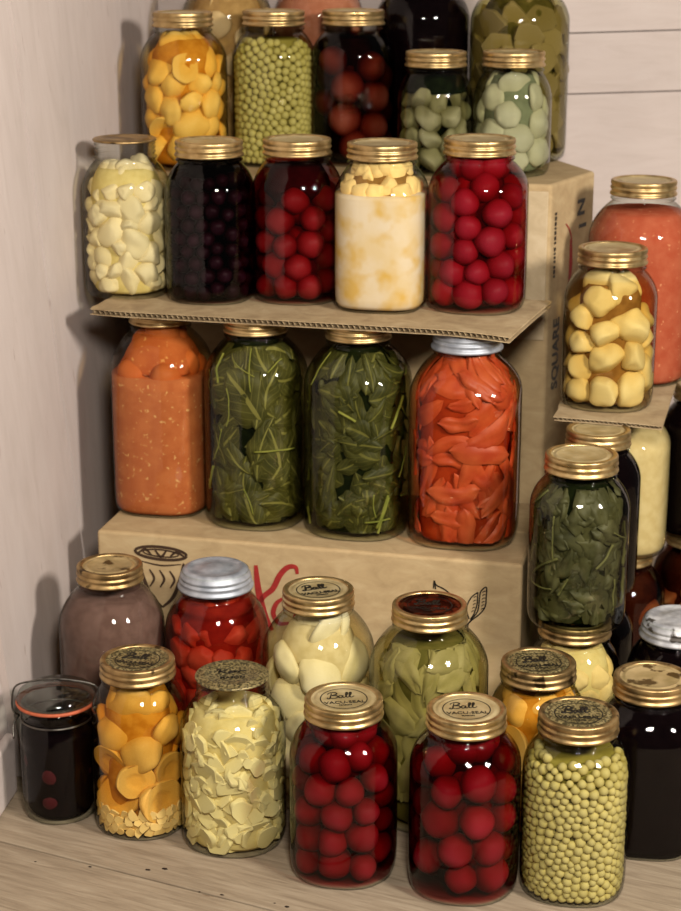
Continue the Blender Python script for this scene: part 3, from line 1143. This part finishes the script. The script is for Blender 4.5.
jar('R1', 'mason_jar', 'jar of pale pear pieces with a bandless flat lid on the cardboard shelf', SHELF, -.2345, 2.013, .455, .0472, .171, .0345, 2.3, -.2, lid='disc', disc=GOLD_OLD)
jar('R2', 'mason_jar', 'jar of blackish berries on the cardboard shelf', SHELF, -.141, 1.986, .455, .0476, .172, .0362, 2.5, -.2)
jar('R3', 'mason_jar', 'shelf jar of red fruit with dark syrup above, beside the cream jar', SHELF, -.0465, 1.985, .455, .0478, .174, .0363, 2.4, -.2)
jar('R4', 'mason_jar', 'cream-coloured jar with yellow patches on the cardboard shelf', SHELF, .044, 1.945, .455, .0488, .175, .0367, 3.0, -.2)
jar('R5', 'mason_jar', 'jar brimful of red plums at the right end of the cardboard shelf', SHELF, .146, 1.942, .455, .0525, .180, .0374, 2.6, -.2)
jar('T1', 'mason_jar', 'jar of yellow peach pieces high beside the left wall', TOP, -.183, 2.19, .57, .0495, .178, .0345, 2.3, -.2)
jar('T2', 'mason_jar', 'jar of green peas high between the peaches and brown plums', TOP, -.0785, 2.215, .57, .0480, .178, .0362, 2.5, -.2)
jar('T3', 'mason_jar', 'jar of brownish plums with raised script on its glass', TOP, .015, 2.222, .57, .0490, .178, .0362, 2.5, -.2)
jar('T4', 'mason_jar', 'small greenish glass jar of pale pieces below dark liquid', TOP, .109, 2.143, .57, .0430, .137, .0345, 2.2, -.2, mat=SMOKE)
jar('T5', 'mason_jar', 'small aqua glass jar of pale pear halves at the top right', TOP, .197, 2.134, .57, .0445, .138, .0352, 2.3, -.2, mat=AQUA)
jar('B1', 'mason_jar', 'half-hidden beige fruit jar behind the peach and pea jars', REAR, -.139, 2.315, .57, .0555, .2283, .0345, 2.0, 0, True)
jar('B2', 'mason_jar', 'half-hidden orange-pink jar behind peas and brown plums', REAR, -.027, 2.330, .57, .0555, .2283, .0345, 2.0, 0, True)
jar('B3', 'mason_jar', 'black half-gallon jar behind the small greenish glass jar', REAR, .100, 2.290, .57, .0570, .2283, .0345, 2.0, 0, True)
jar('B4', 'mason_jar', 'half-gallon jar of yellow-green pickle slices behind the aqua glass jar', REAR, .2145, 2.255, .57, .0590, .2283, .0345, 2.0, 0, True)
jar('P1', 'mason_jar', 'jar of pale yellow fruit quarters on the small cardboard square', SIDE, .290, 1.938, .349, .0498, .171, .0364, 2.5, -.2)
jar('P2', 'mason_jar', 'large orange-red puree jar at the right edge, behind pale fruit', SIDE, .338, 2.050, .349, .0590, .226, .0362, 2.2, -.2, True)
jar('S1', 'mason_jar', 'grey-green leaves jar standing on another jar at the right', SIDE, .239, 1.744, .175, .0498, .175, .0358, 2.4, -.1)
jar('S0', 'mason_jar', 'pale fruit jar directly beneath the grey-green leaves jar', SIDE, .239, 1.744, 0, .0470, .175, .0362, 2.3, -.1, gold=GOLD_OLD)
jar('D1', 'mason_jar', 'black jar with gold lid under the front edge of the small cardboard square', SIDE, .270, 1.850, .170, .0465, .1748, .0335, 2.3, -.2)
jar('D0', 'mason_jar', 'black jar low behind, beneath the other black jar with gold lid', SIDE, .270, 1.850, 0, .0465, .170, .0345, 2.3, -.2)
jar('C1', 'mason_jar', 'beige puree jar under the small cardboard square, at the right', SIDE, .3165, 1.974, .170, .0530, .1748, .0362, 2.6, -.2)
jar('C0', 'mason_jar', 'brown fruit jar low behind the spotted zinc cap', SIDE, .3185, 1.974, 0, .0530, .170, .0362, 2.3, -.2)
jar('E1', 'mason_jar', 'black jar at the far right edge, beside the beige puree jar', SIDE, .418, 2.032, .170, .0500, .1748, .0362, 2.3, -.2)
jar('E0', 'mason_jar', 'low brown and yellow fruit jar at the far right edge', SIDE, .418, 2.032, 0, .0500, .170, .0362, 2.3, -.2)
jar('Z1', 'mason_jar', 'black jar with spotted white zinc cap at the right edge', SIDE, .3445, 1.744, 0, .0500, .177, .0372, 2.2, lid='zinc', gold=ZINC_OLD, capH=.021)

# clamp-top jar with a glass lid
class Bail(Jar):
    pass
G1 = Jar(-.280, 1.664, 0, .0374, .132, .0374, 2.0, 0, False, .004, .0345)
G1.hs = .012
G1.zn = .104
G1.zs = .092
G1.top = .1185
R = .0374
G1.prof = [(.0006, .004), (.6 * R, .0038), (.78 * R, .0005), (.86 * R, 0), (.95 * R, .003), (R, .010), (R, .03), (R, .06), (R, .090), (.985 * R, .096), (.945 * R, .102), (.93 * R, .106), (.94 * R, .111), (1.01 * R, .1145), (1.03 * R, .117), (1.0 * R, .1188), (.90 * R, .1190)]
G1.pz = [a[1] for a in G1.prof[2:]]
G1.pr = [a[0] for a in G1.prof[2:]]
rt = empty('clamp_lid_jar', (G1.x, G1.y, 0), 'dark plum jar with glass clamp lid and red rubber ring, at the left wall', 'jar', FRONT)
G1.root = rt
obj('glass_body', mesh('glass_body', *lathe(G1.prof, 72)), CLEAR, rt)
obj('rubber_ring', mesh('rubber_ring', *lathe([(R * .94, .1192), (R * 1.05, .1192), (R * 1.065, .1202), (R * 1.065, .1212), (R * 1.05, .1222), (R * .94, .1222)], 72)), RUBBER, rt)
glid = obj('glass_lid', mesh('glass_lid', *lathe([(R * .8, .1224), (R * 1.02, .1224), (R * 1.04, .1240), (R * 1.03, .1275), (R * .97, .131), (R * .82, .1335), (R * .74, .1328), (R * .68, .1345), (R * .5, .1362), (R * .28, .1368), (R * .24, .1385), (R * .1, .139), (.0004, .139)], 72)), LIDGLASS, rt)
tag(glid, 'greenish domed glass lid')
wp = [tube([(-R * 1.0, 0, .104), (-R * 1.13, -.004, .110), (-R * 1.16, -.002, .122), (-R * 1.02, .0, .136), (-R * .4, .0, .1415), (0, 0, .1425), (R * .4, 0, .1415), (R * 1.02, 0, .136), (R * 1.16, -.002, .122), (R * 1.13, -.004, .110), (R * 1.0, 0, .104)], .0010, 8, 6),
      tube([(-R * 1.0, 0, .104), (-R * 1.12, -.010, .098), (-R * 1.10, -.016, .086)], .0010, 8, 6),
      tube([(R * 1.10, .0, .112), (R * 1.14, -.012, .118), (R * 1.06, -.022, .1215)], .0012, 8, 6)]
cr = []
for k in range(41):
    t = 2 * PI * k / 40
    cr.append((R * .955 * math.cos(t), R * .955 * math.sin(t), .1045))
wp.append(tube(cr, .0009, 6, 1))
obj('wire_clamp', mesh('wire_clamp', *join(wp)), WIRE, rt)
JARS['G1'] = G1

# ------------------------------------------------------------------ raised script on the glass
def emboss(key, th0, z0, size, tilt=0.0):
    j = JARS[key]
    parts = []
    for s in BALL + [[(.86, 0), (1.05, .15), (.7, -.45), (.1, -.52), (-.7, -.6)]]:
        pts = []
        for (x, y) in s:
            xx, yy = x * math.cos(tilt) - y * math.sin(tilt), x * math.sin(tilt) + y * math.cos(tilt)
            th, z = th0 + xx * size / j.R, z0 + yy * size
            r = j.inner(th, z, -.0010)
            pts.append((r * math.cos(th), r * math.sin(th), z))
        parts.append(tube(pts, .0008, 6, 5))
    o = obj('raised_script', mesh('raised_script', *join(parts)), CLEAR, j.root)
    tag(o, 'raised glass script on the jar front')
emboss('T3', -1.47, .074, .0155, .05)
emboss('S1', -1.55, .055, .0140, .0)

# ------------------------------------------------------------------ what is in the jars
PLUM = food('red_plum_skin', (126, 24, 34), (104, 16, 26), 55, .45, .16)
PLUM2 = food('crimson_plum_skin', (134, 26, 40), (110, 18, 32), 55, .45, .16)
PLUM3 = food('red_berry_skin', (126, 28, 32), (100, 18, 22), 70, .45, .16)
PLUM4 = food('brown_plum_skin', (128, 64, 46), (102, 46, 34), 50, .5, .14)
PLUM5 = food('dim_plum_skin', (74, 18, 24), (50, 10, 16), 50, .5, .12)
PEA = food('olive_pea', (170, 156, 98), (186, 172, 118), 60, .5, .10)
PEA2 = food('olive_pea_dull', (162, 150, 84), (180, 168, 104), 60, .5, .10)
PEACH = food('orange_peach', (196, 146, 66), (216, 172, 88), 45, .45, .12)
PEACH2 = food('yellow_peach', (204, 156, 76), (214, 176, 104), 45, .45, .12)
PEACH3 = food('golden_peach', (214, 166, 72), (226, 188, 104), 45, .45, .08)
CHUNK = food('cream_chunk', (206, 188, 126), (216, 202, 150), 70, .5, .08)
PEARW = food('white_pear', (208, 194, 152), (218, 206, 172), 40, .45, .05)
PEARC = food('cream_pear', (208, 190, 144), (216, 202, 166), 50, .45, .07)
PALE = food('pale_fruit', (204, 176, 110), (214, 192, 134), 40, .45, .08)
BEIGE = food('beige_fruit', (206, 178, 134), (216, 190, 150), 40, .5, .08)
PICK = food('pickle_slice', (108, 92, 52), (132, 114, 70), 60, .45, .15)
CABB = food('pale_green_slice', (132, 122, 74), (152, 140, 96), 40, .45, .12)
AQPE = food('pale_green_pear', (156, 152, 122), (170, 164, 136), 40, .45, .06)
AQP2 = food('grey_green_piece', (140, 134, 102), (158, 150, 118), 50, .45, .10)
TOM = food('red_tomato_piece', (164, 66, 44), (140, 48, 32), 50, .45, .14)
TOM2 = food('orange_tomato', (186, 104, 54), (170, 88, 44), 50, .45, .08)
BERRY = food('black_berry', (40, 16, 26), (26, 10, 18), 90, .4, .3)
BROWN = food('brown_fruit', (120, 72, 40), (160, 110, 54), 50, .5, .2)
YEL = food('cream_yellow_piece', (222, 184, 112), (230, 200, 136), 50, .5, .08)

L_RED = liquid('red_syrup', (.74, .06, .10), 115)
L_RED2 = liquid('bright_red_syrup', (.82, .10, .15), 75)
L_TOM = liquid('tomato_liquid', (.84, .28, .16), 75)
L_AMB = liquid('amber_syrup', (.97, .85, .50), 60)
L_PALE = liquid('light_amber_syrup', (.93, .84, .60), 50)
L_CREAM = liquid('pale_syrup', (.97, .93, .76), 40)
L_BRINE = liquid('olive_brine', (.82, .79, .46), 45)
L_PEA = liquid('pea_water', (.88, .84, .50), 60)
L_LEAF = liquid('leaf_water', (.60, .58, .34), 55)
L_PEP = liquid('pepper_liquid', (.96, .62, .36), 50)
L_BERRY = liquid('purple_juice', (.50, .12, .22), 240)
L_BROWN = liquid('brown_liquid', (.62, .30, .18), 140)
L_AQ = liquid('greenish_water', (.92, .91, .80), 50)
L_GRN = liquid('dark_green_water', (.68, .67, .54), 120)
S_RED = puree('dark_red_syrup', (40, 5, 10), (50, 8, 14))
S_RED2 = puree('crimson_syrup', (74, 10, 22), (88, 14, 28))
S_BLACK = puree('black_juice', (6, 2, 3), (10, 4, 5))
S_PLUM = puree('brown_syrup', (42, 14, 10), (56, 20, 14))
S_PEA = puree('pea_liquid', (124, 114, 58), (136, 126, 68))
S_PEACH = puree('peach_syrup', (176, 116, 34), (194, 138, 52))
S_CREAM = puree('pear_syrup', (196, 176, 112), (206, 188, 128))
S_WHITE = puree('pale_pear_syrup', (196, 178, 132), (208, 192, 150))
S_PALE = puree('pale_fruit_syrup', (120, 84, 40), (140, 102, 52))
S_BEIGE = puree('beige_syrup', (160, 130, 90), (176, 146, 104))
S_PICK = puree('pickle_brine', (70, 62, 26), (88, 78, 36))
S_CABB = puree('pale_brine', (92, 86, 44), (108, 98, 54))
S_AQ = puree('pale_green_syrup', (100, 104, 80), (114, 118, 92))
S_GRN = puree('green_black_liquid', (16, 20, 14), (24, 30, 18))
S_TOM = puree('tomato_juice', (110, 26, 18), (126, 34, 22))
S_PEP = puree('pepper_juice', (136, 50, 26), (152, 62, 30))
S_LEAF = puree('leaf_liquid', (20, 26, 12), (28, 34, 16))
S_BROWN = puree('brown_fruit_juice', (60, 34, 20), (76, 44, 26))
P_ORANGE = puree('orange_puree', (168, 90, 50), (180, 102, 58), (202, 148, 92), 60, 190, .64)
P_MAUVE = puree('mauve_sauce', (96, 72, 64), (108, 82, 74))
P_RED = puree('orange_red_puree', (168, 78, 54), (178, 92, 66), (204, 132, 96), 70, 190, .66)
P_BEIGE = puree('beige_puree', (196, 172, 118), (206, 184, 132))
P_CREAM = puree('cream_sauce', (214, 194, 168), (210, 184, 144), (204, 164, 88), 28, 40, .46, soft=.24)
P_PINK = puree('orange_pink_puree', (160, 98, 72), (172, 110, 84))

T = lambda k: JARS[k]
def jfill(key, *a, **k):
    return fill(T(key), *a, **k)
def jcore(key, *a, **k):
    return core(T(key), *a, **k)

# front row
jcore('G1', 'plum_syrup', 'blackish plum syrup inside the clamp-lid jar', 'syrup', S_BLACK, .0050, .094, lambda z: .0042 if z < .088 else .001)
jfill('G1', 'plum', 'plum', 'dim dark plum inside the clamp-lid jar at the left wall', 'plum', 'plums in the clamp-lid jar', PLUM5, .0165, .006, .09, 3, .8, flat=1, gap=.0032, span=100)
jcore('G2', 'peach_syrup', 'golden syrup around the peach halves of the front jar', 'syrup', S_PEACH, .0040, .144, .013, liq=L_AMB)
jfill('G2', 'half', 'peach_half', 'orange-yellow peach half in the front jar beside the clamp-lid jar', 'peach', 'peach halves in the front jar', PEACH, .0200, .022, .148, 5, 1.45, var=.25, flat=.8, face=0, ov=.74, tilt=.6)
jfill('G2', 'slab', 'peach_shred', 'pale peach shred at the bottom of the front peach jar', 'peach', 'shreds in the front peach jar', YEL, .0052, .004, .032, 6, 1.5, flat=.5, face=0)
jcore('G3', 'cream_syrup', 'cream liquid around chopped pieces of the front jar', 'syrup', S_CREAM, .0040, .139, .0066, liq=L_CREAM)
jfill('G3', 'slab', 'chopped_piece', 'cream-yellow chopped piece in the front jar with bandless dark lid', 'chopped fruit', 'chopped pieces in the front jar', CHUNK, .0108, .004, .143, 7, 1.55, var=.45, flat=.7, face=0, ov=.68, tilt=.5)
jcore('G4', 'plum_syrup', 'dark red syrup in the front plum jar whose lower half is dark', 'syrup', S_RED, .0040, .150, lambda z: .024, liq=L_RED)
jfill('G4', 'plum', 'plum', 'red plum in the front plum jar whose lower half is dark', 'plum', 'plums in the dark-bottomed front jar', PLUM, .0150, .004, .158, 9, 1.2, layers=2)
jcore('G5', 'plum_syrup', 'dark red syrup in the front plum jar beside the pea jar', 'syrup', S_RED, .0040, .150, .026, liq=L_RED)
jfill('G5', 'plum', 'plum', 'red plum in the front jar directly beside the pea jar', 'plum', 'plums in the front jar beside the peas', PLUM2, .0170, .004, .160, 12, 1.2, layers=2)
jcore('G6', 'pea_liquid', 'olive liquid around the peas of the front jar', 'liquid', S_PEA, .0040, .137, .0104, liq=L_PEA)
o = jfill('G6', 'pea', 'pea', 'olive-green pea in the front pea jar', 'pea', 'peas in the front jar', PEA, .0045, .004, .142, 15, 1.12, var=.22, ov=.9, limit=300, squash=1.0, span=105)
if o: tag(o, 'remaining olive peas round the sides of the front pea jar', 'peas', None, 'stuff')
jcore('G7', 'dark_juice', 'black juice filling the rust-lidded jar at lower right', 'juice', S_BLACK, .0040, .148, .0004)
jcore('G8', 'peach_syrup', 'golden syrup of the sliced peaches between plum and pea jars', 'syrup', S_PEACH, .0040, .146, .013, liq=L_AMB)
jfill('G8', 'half', 'peach_slice', 'yellow peach slice in the jar between plum and pea jars', 'peach', 'peach slices in the second row', PEACH2, .0195, .03, .150, 17, 1.4, var=.25, flat=.8, face=0, ov=.74, tilt=.6)
# second row
jcore('F1', 'fruit_sauce', 'mauve-brown fruit sauce in the jar by the left wall', 'sauce', P_MAUVE, .0040, .190, .0003)
jcore('F2', 'tomato_juice', 'dark tomato juice inside the zinc-capped second-row jar', 'juice', S_TOM, .0040, .190, lambda z: .009 if z < .178 else .004, liq=L_TOM)
jfill('F2', 'chunk', 'tomato_piece', 'red tomato piece in the second-row jar with zinc cap', 'tomato', 'tomato pieces in the second row', TOM, .0150, .06, .190, 19, 1.2, flat=.8, face=0, ov=.78)
jcore('F3', 'pear_syrup', 'pale syrup around the white pear halves', 'syrup', S_WHITE, .0040, .190, .0165, liq=L_CREAM)
jfill('F3', 'half', 'pear_half', 'white pear half in the round second-row jar', 'pear', 'pear halves in the second row', PEARW, .0265, .03, .200, 21, 1.35, flat=.7, face=1, ov=.70, tilt=.5)
jcore('F4', 'pale_brine', 'yellow-green brine around the pickled slices', 'brine', S_CABB, .0040, .186, .013, liq=L_BRINE)
leaves(T('F4'), 'pickled_slice', 'pale green pickled slice in the wide second-row jar', CABB, .03, .188, 23, 60, (.04, .075), (.016, .03), .006, 0, rect=True, cat='pickle', individual=True, group='pickled slices in the second row')
# half-gallons on the low carton
jcore('M1', 'orange_puree', 'speckled orange puree in the leftmost half-gallon on the low carton', 'puree', P_ORANGE, .0040, .158, .0003)
jcore('M1', 'orange_juice', 'orange juice above the puree in the leftmost half-gallon', 'juice', P_ORANGE, .159, .200, .012, liq=liquid('orange_liquid', (.97, .82, .56), 50), top=.212)
jfill('M1', 'plum', 'peeled_tomato', 'orange peeled tomato floating over the orange puree', 'tomato', 'tomatoes over the orange puree', TOM2, .0205, .140, .216, 25, 1.2, ov=.8)
GREEN = leaf_mat('collard_leaf', (56, 56, 24), (90, 86, 40), (132, 126, 68))
GREEN2 = leaf_mat('dark_greens_leaf', (50, 52, 24), (82, 80, 38), (112, 108, 56))
GREEN3 = leaf_mat('grey_green_leaf', (58, 58, 38), (92, 90, 62), None)
STEM = food('pale_green_stem', (134, 132, 62), (108, 112, 48), 60, .5)
STEM2 = food('olive_stem', (104, 102, 62), (86, 86, 50), 60, .5)
jcore('M2', 'leaf_liquid', 'dark liquid among greens of the jar with one large leaf', 'liquid', S_LEAF, .0040, .204, .0130, liq=L_LEAF)
leaves(T('M2'), 'collard_greens', 'tangled green leaves in the jar with one large veined leaf', GREEN, .007, .200, 31, 120, (.035, .075), (.020, .042), .007, 14, STEM,
       big=((-1.80, .150, 2.25, .072, .062), (-1.25, .160, 1.2, .05, .03), (-1.1, .085, 1.8, .07, .04)))
jcore('M3', 'leaf_liquid', 'dark liquid among greens beside the pepper jar', 'liquid', S_LEAF, .0040, .204, .0130, liq=L_LEAF)
leaves(T('M3'), 'cooked_greens', 'tangled dark green leaves in the jar beside the pepper strips', GREEN2, .007, .200, 37, 150, (.028, .062), (.016, .034), .008, 18, STEM)
PEP = leaf_mat('orange_red_pepper', (160, 62, 34), (182, 90, 50), None, .45, .3)
jcore('M4', 'pepper_juice', 'red-orange juice around the pepper strips', 'juice', S_PEP, .0040, .206, .0120, liq=L_PEP)
leaves(T('M4'), 'pepper_strip', 'red-orange pepper strip in the half-gallon jar on the low carton', PEP, .007, .206, 41, 99, (.04, .075), (.013, .024), .0045, 0, rect=True, cat='pepper', individual=True, group='pepper strips in the half-gallon jar')
# cardboard shelf
jcore('R1', 'pear_syrup', 'cream syrup around pear pieces on the cardboard shelf', 'syrup', S_CREAM, .0040, .140, .0095, liq=L_CREAM)
jfill('R1', 'lump', 'pear_piece', 'pale pear piece in the shelf jar with flat bandless lid', 'pear', 'pear pieces on the cardboard shelf', PEARC, .0145, .004, .146, 43, 1.45, var=.35, flat=.85, face=0, ov=.74, tilt=.8)
jcore('R2', 'berry_juice', 'blackish juice around the berries on the cardboard shelf', 'juice', S_BLACK, .0040, .150, .014, liq=L_BERRY)
jfill('R2', 'berry', 'blackberry', 'blackish berry in the darkest jar on the cardboard shelf', 'berry', 'berries on the cardboard shelf', BERRY, .0088, .004, .140, 45, 1.0, ov=.92)
jcore('R3', 'fruit_syrup', 'dark red syrup in the shelf jar beside the cream jar', 'syrup', S_RED, .0040, .146, lambda z: .024 if z < .112 else .012, liq=L_RED)
jfill('R3', 'plum', 'red_fruit', 'red fruit in the shelf jar topped with dark syrup', 'fruit', 'red fruit beside the cream jar', PLUM3, .0148, .004, .124, 47, 1.2, layers=2)
jcore('R4', 'cream_sauce', 'cream sauce with yellow patches in the shelf jar', 'sauce', P_CREAM, .0040, .124, .0003)
jcore('R4', 'yellow_liquid', 'yellowish liquid above the cream sauce', 'liquid', S_PALE, .124, .148, .012)
jfill('R4', 'lump', 'fruit_piece', 'yellowish fruit piece floating over the cream sauce', 'fruit', 'pieces over the cream sauce', YEL, .0110, .117, .158, 49, 1.2, flat=.8, face=0, ov=.8)
jcore('R5', 'plum_syrup', 'crimson syrup in the brimful shelf plum jar', 'syrup', S_RED2, .0040, .156, .024, liq=L_RED2)
jfill('R5', 'plum', 'plum', 'red plum in the brimful jar at the shelf end', 'plum', 'plums at the shelf end', PLUM2, .0158, .004, .166, 51, 1.2, layers=2)
# top of the tall carton
jcore('T1', 'peach_syrup', 'golden syrup of the high peach jar by the wall', 'syrup', S_PEACH, .0040, .148, .013, liq=L_AMB)
jfill('T1', 'half', 'peach_piece', 'yellow peach piece in the high jar by the left wall', 'peach', 'peach pieces in the high jar', PEACH3, .0190, .004, .154, 53, 1.45, var=.25, flat=.8, face=0, ov=.74, tilt=.6)
jcore('T2', 'pea_liquid', 'olive liquid around peas of the high jar', 'liquid', S_PEA, .0040, .146, .0112, liq=L_PEA)
o = jfill('T2', 'pea', 'pea', None, None, None, PEA2, .0050, .004, .149, 55, 1.12, ov=.9, stuff=True, squash=1.0, span=105)
tag(o, 'mass of olive peas in the high jar between peaches and brown plums', 'peas', None, 'stuff')
jcore('T3', 'plum_syrup', 'brown syrup around the brownish plums', 'syrup', S_PLUM, .0040, .146, lambda z: .024, liq=L_BROWN)
jfill('T3', 'plum', 'plum', 'brownish plum in the high jar with raised script', 'plum', 'brownish plums in the high jar', PLUM4, .0195, .004, .138, 57, 1.05, layers=2)
jcore('T4', 'green_liquid', 'green-black liquid in the small greenish glass jar', 'liquid', S_GRN, .0040, .110, lambda z: .016 if z < .092 else .006, liq=L_GRN)
jfill('T4', 'lump', 'pale_piece', 'pale piece in the small greenish glass jar', 'fruit', 'pale pieces in the greenish jar', AQP2, .0140, .004, .098, 59, 1.4, flat=.8, face=0)
jcore('T5', 'pear_syrup', 'pale green syrup in the small aqua jar', 'syrup', S_AQ, .0040, .112, .012, liq=L_AQ)
jfill('T5', 'half', 'pear_half', 'pale pear half in the small aqua jar', 'pear', 'pear halves in the aqua jar', AQPE, .0175, .004, .114, 61, 1.25, flat=.65, face=1, ov=.78)
jcore('B1', 'beige_syrup', 'beige syrup in the half-hidden jar behind peaches and peas', 'syrup', S_BEIGE, .0040, .200, .012, liq=L_PALE)
jfill('B1', 'half', 'fruit_piece', 'beige fruit piece in the half-hidden jar behind peaches and peas', 'fruit', 'beige fruit at the back', BEIGE, .0200, .05, .198, 63, 1.3, flat=.65, face=0, span=80)
jcore('B2', 'orange_puree', 'orange-pink puree in the half-hidden jar behind brown plums', 'puree', P_PINK, .0040, .198, .0003)
jcore('B3', 'dark_juice', 'black juice in the half-gallon behind the greenish glass jar', 'juice', S_BLACK, .0040, .200, .0004)
jcore('B4', 'pickle_brine', 'dark brine around the pickle slices at the back', 'brine', S_PICK, .0040, .200, .013, liq=L_BRINE)
jfill('B4', 'slab', 'pickle_slice', 'yellow-green pickle slice in the half-gallon behind the aqua jar', 'pickle', 'pickle slices at the back', PICK, .0190, .004, .205, 65, 1.2, flat=.6, face=0, ov=.7)
# stack at the right
jcore('P1', 'fruit_syrup', 'amber syrup around the pale fruit quarters', 'syrup', S_PALE, .0040, .134, .017, liq=L_PALE)
jfill('P1', 'lump', 'fruit_quarter', 'pale yellow fruit quarter in the jar on the cardboard square', 'fruit', 'pale fruit quarters at the right', PALE, .0170, .004, .146, 67, 1.2, var=.2, ov=.88)
jcore('P2', 'red_puree', 'orange-red puree in the large jar at the right edge', 'puree', P_RED, .0040, .192, .0003)
jcore('S1', 'leaf_liquid', 'dark liquid in the grey-green leaves jar at the right', 'liquid', S_LEAF, .0040, .150, .0130, liq=L_LEAF)
leaves(T('S1'), 'leafy_greens', 'tangled grey-green leaves in the jar stacked at the right', GREEN3, .007, .146, 71, 150, (.022, .05), (.010, .026), .007, 22, STEM2)
jcore('S0', 'fruit_syrup', 'pale syrup in the jar beneath the grey-green leaves', 'syrup', S_CREAM, .0040, .148, .010, liq=L_CREAM)
jfill('S0', 'chunk', 'fruit_piece', 'pale fruit piece in the jar beneath the grey-green leaves', 'fruit', 'pale fruit beneath the leaves jar', PALE, .0140, .07, .150, 73, 1.4, flat=.75, face=0, span=90)
jcore('D1', 'dark_juice', 'black juice in the gold-lidded jar under the cardboard square', 'juice', S_BLACK, .0040, .150, .0004)
jcore('D0', 'dark_juice', 'black juice in the low jar beneath the gold-lidded black jar', 'juice', S_BLACK, .0040, .146, .0004)
jcore('C1', 'beige_puree', 'beige puree in the jar under the cardboard square', 'puree', P_BEIGE, .0040, .146, .0003)
jcore('C0', 'fruit_juice', 'brown juice in the low jar behind the spotted zinc cap', 'juice', S_BROWN, .0040, .142, .008, liq=L_BROWN)
jfill('C0', 'chunk', 'brown_fruit', 'brown fruit piece in the low jar behind the spotted zinc cap', 'fruit', 'brown fruit low at the right', BROWN, .0150, .08, .142, 75, 1.2, flat=.8, face=0, span=80)
jcore('E1', 'dark_juice', 'black juice in the jar at the far right edge', 'juice', S_BLACK, .0040, .146, .0004)
jcore('E0', 'fruit_juice', 'brown juice in the low jar at the far right edge', 'juice', S_BROWN, .0040, .142, .010, liq=L_BROWN)
jfill('E0', 'lump', 'yellow_fruit', 'yellow fruit piece in the low jar at the far right edge', 'fruit', 'yellow fruit at the far right', PALE, .0170, .06, .142, 77, 1.1, span=100)
jcore('Z1', 'dark_juice', 'black juice in the jar with spotted zinc cap', 'juice', S_BLACK, .0040, .150, .0004)

# ------------------------------------------------------------------ light, world, camera
def lamp(name, loc, target, size, power, color):
    d = bpy.data.lights.new(name, 'AREA')
    d.shape = 'DISK'
    d.size = size
    d.energy = power
    d.color = color
    o = bpy.data.objects.new(name, d)
    COL.objects.link(o)
    o.location = loc
    o.rotation_euler = (Vector(target) - Vector(loc)).to_track_quat('-Z', 'Y').to_euler()
    return o
lamp('flood_lamp', (.10, .30, 1.15), (0, 1.85, .35), .25, 23, (1, .92, .82))
lamp('flood_lamp', (1.02, .62, 1.15), (0, 1.85, .35), .25, 32, (1, .92, .82))
w = bpy.data.worlds.new('World')
scene.world = w
w.use_nodes = True
bg = w.node_tree.nodes['Background']
bg.inputs[0].default_value = (1, .94, .86, 1)
bg.inputs[1].default_value = .05

cam = bpy.data.cameras.new('Camera')
cam.sensor_fit = 'VERTICAL'
cam.sensor_height = 36
cam.lens = 36 * 1842.34 / 911
cam.clip_start = .05
cam.dof.use_dof = True
cam.dof.focus_distance = 1.74
cam.dof.aperture_fstop = 8
co = bpy.data.objects.new('Camera', cam)
COL.objects.link(co)
co.location = (0, 0, .88476)
co.rotation_euler = (math.radians(90 - 17.1223), 0, 0)
scene.camera = co
scene.view_settings.view_transform = 'Standard'
scene.view_settings.look = 'None'
scene.view_settings.exposure = 0
scene.view_settings.gamma = 1
scene.cycles.transparent_max_bounces = 32
scene.cycles.max_bounces = 10
scene.cycles.caustics_reflective = False
scene.cycles.caustics_refractive = False
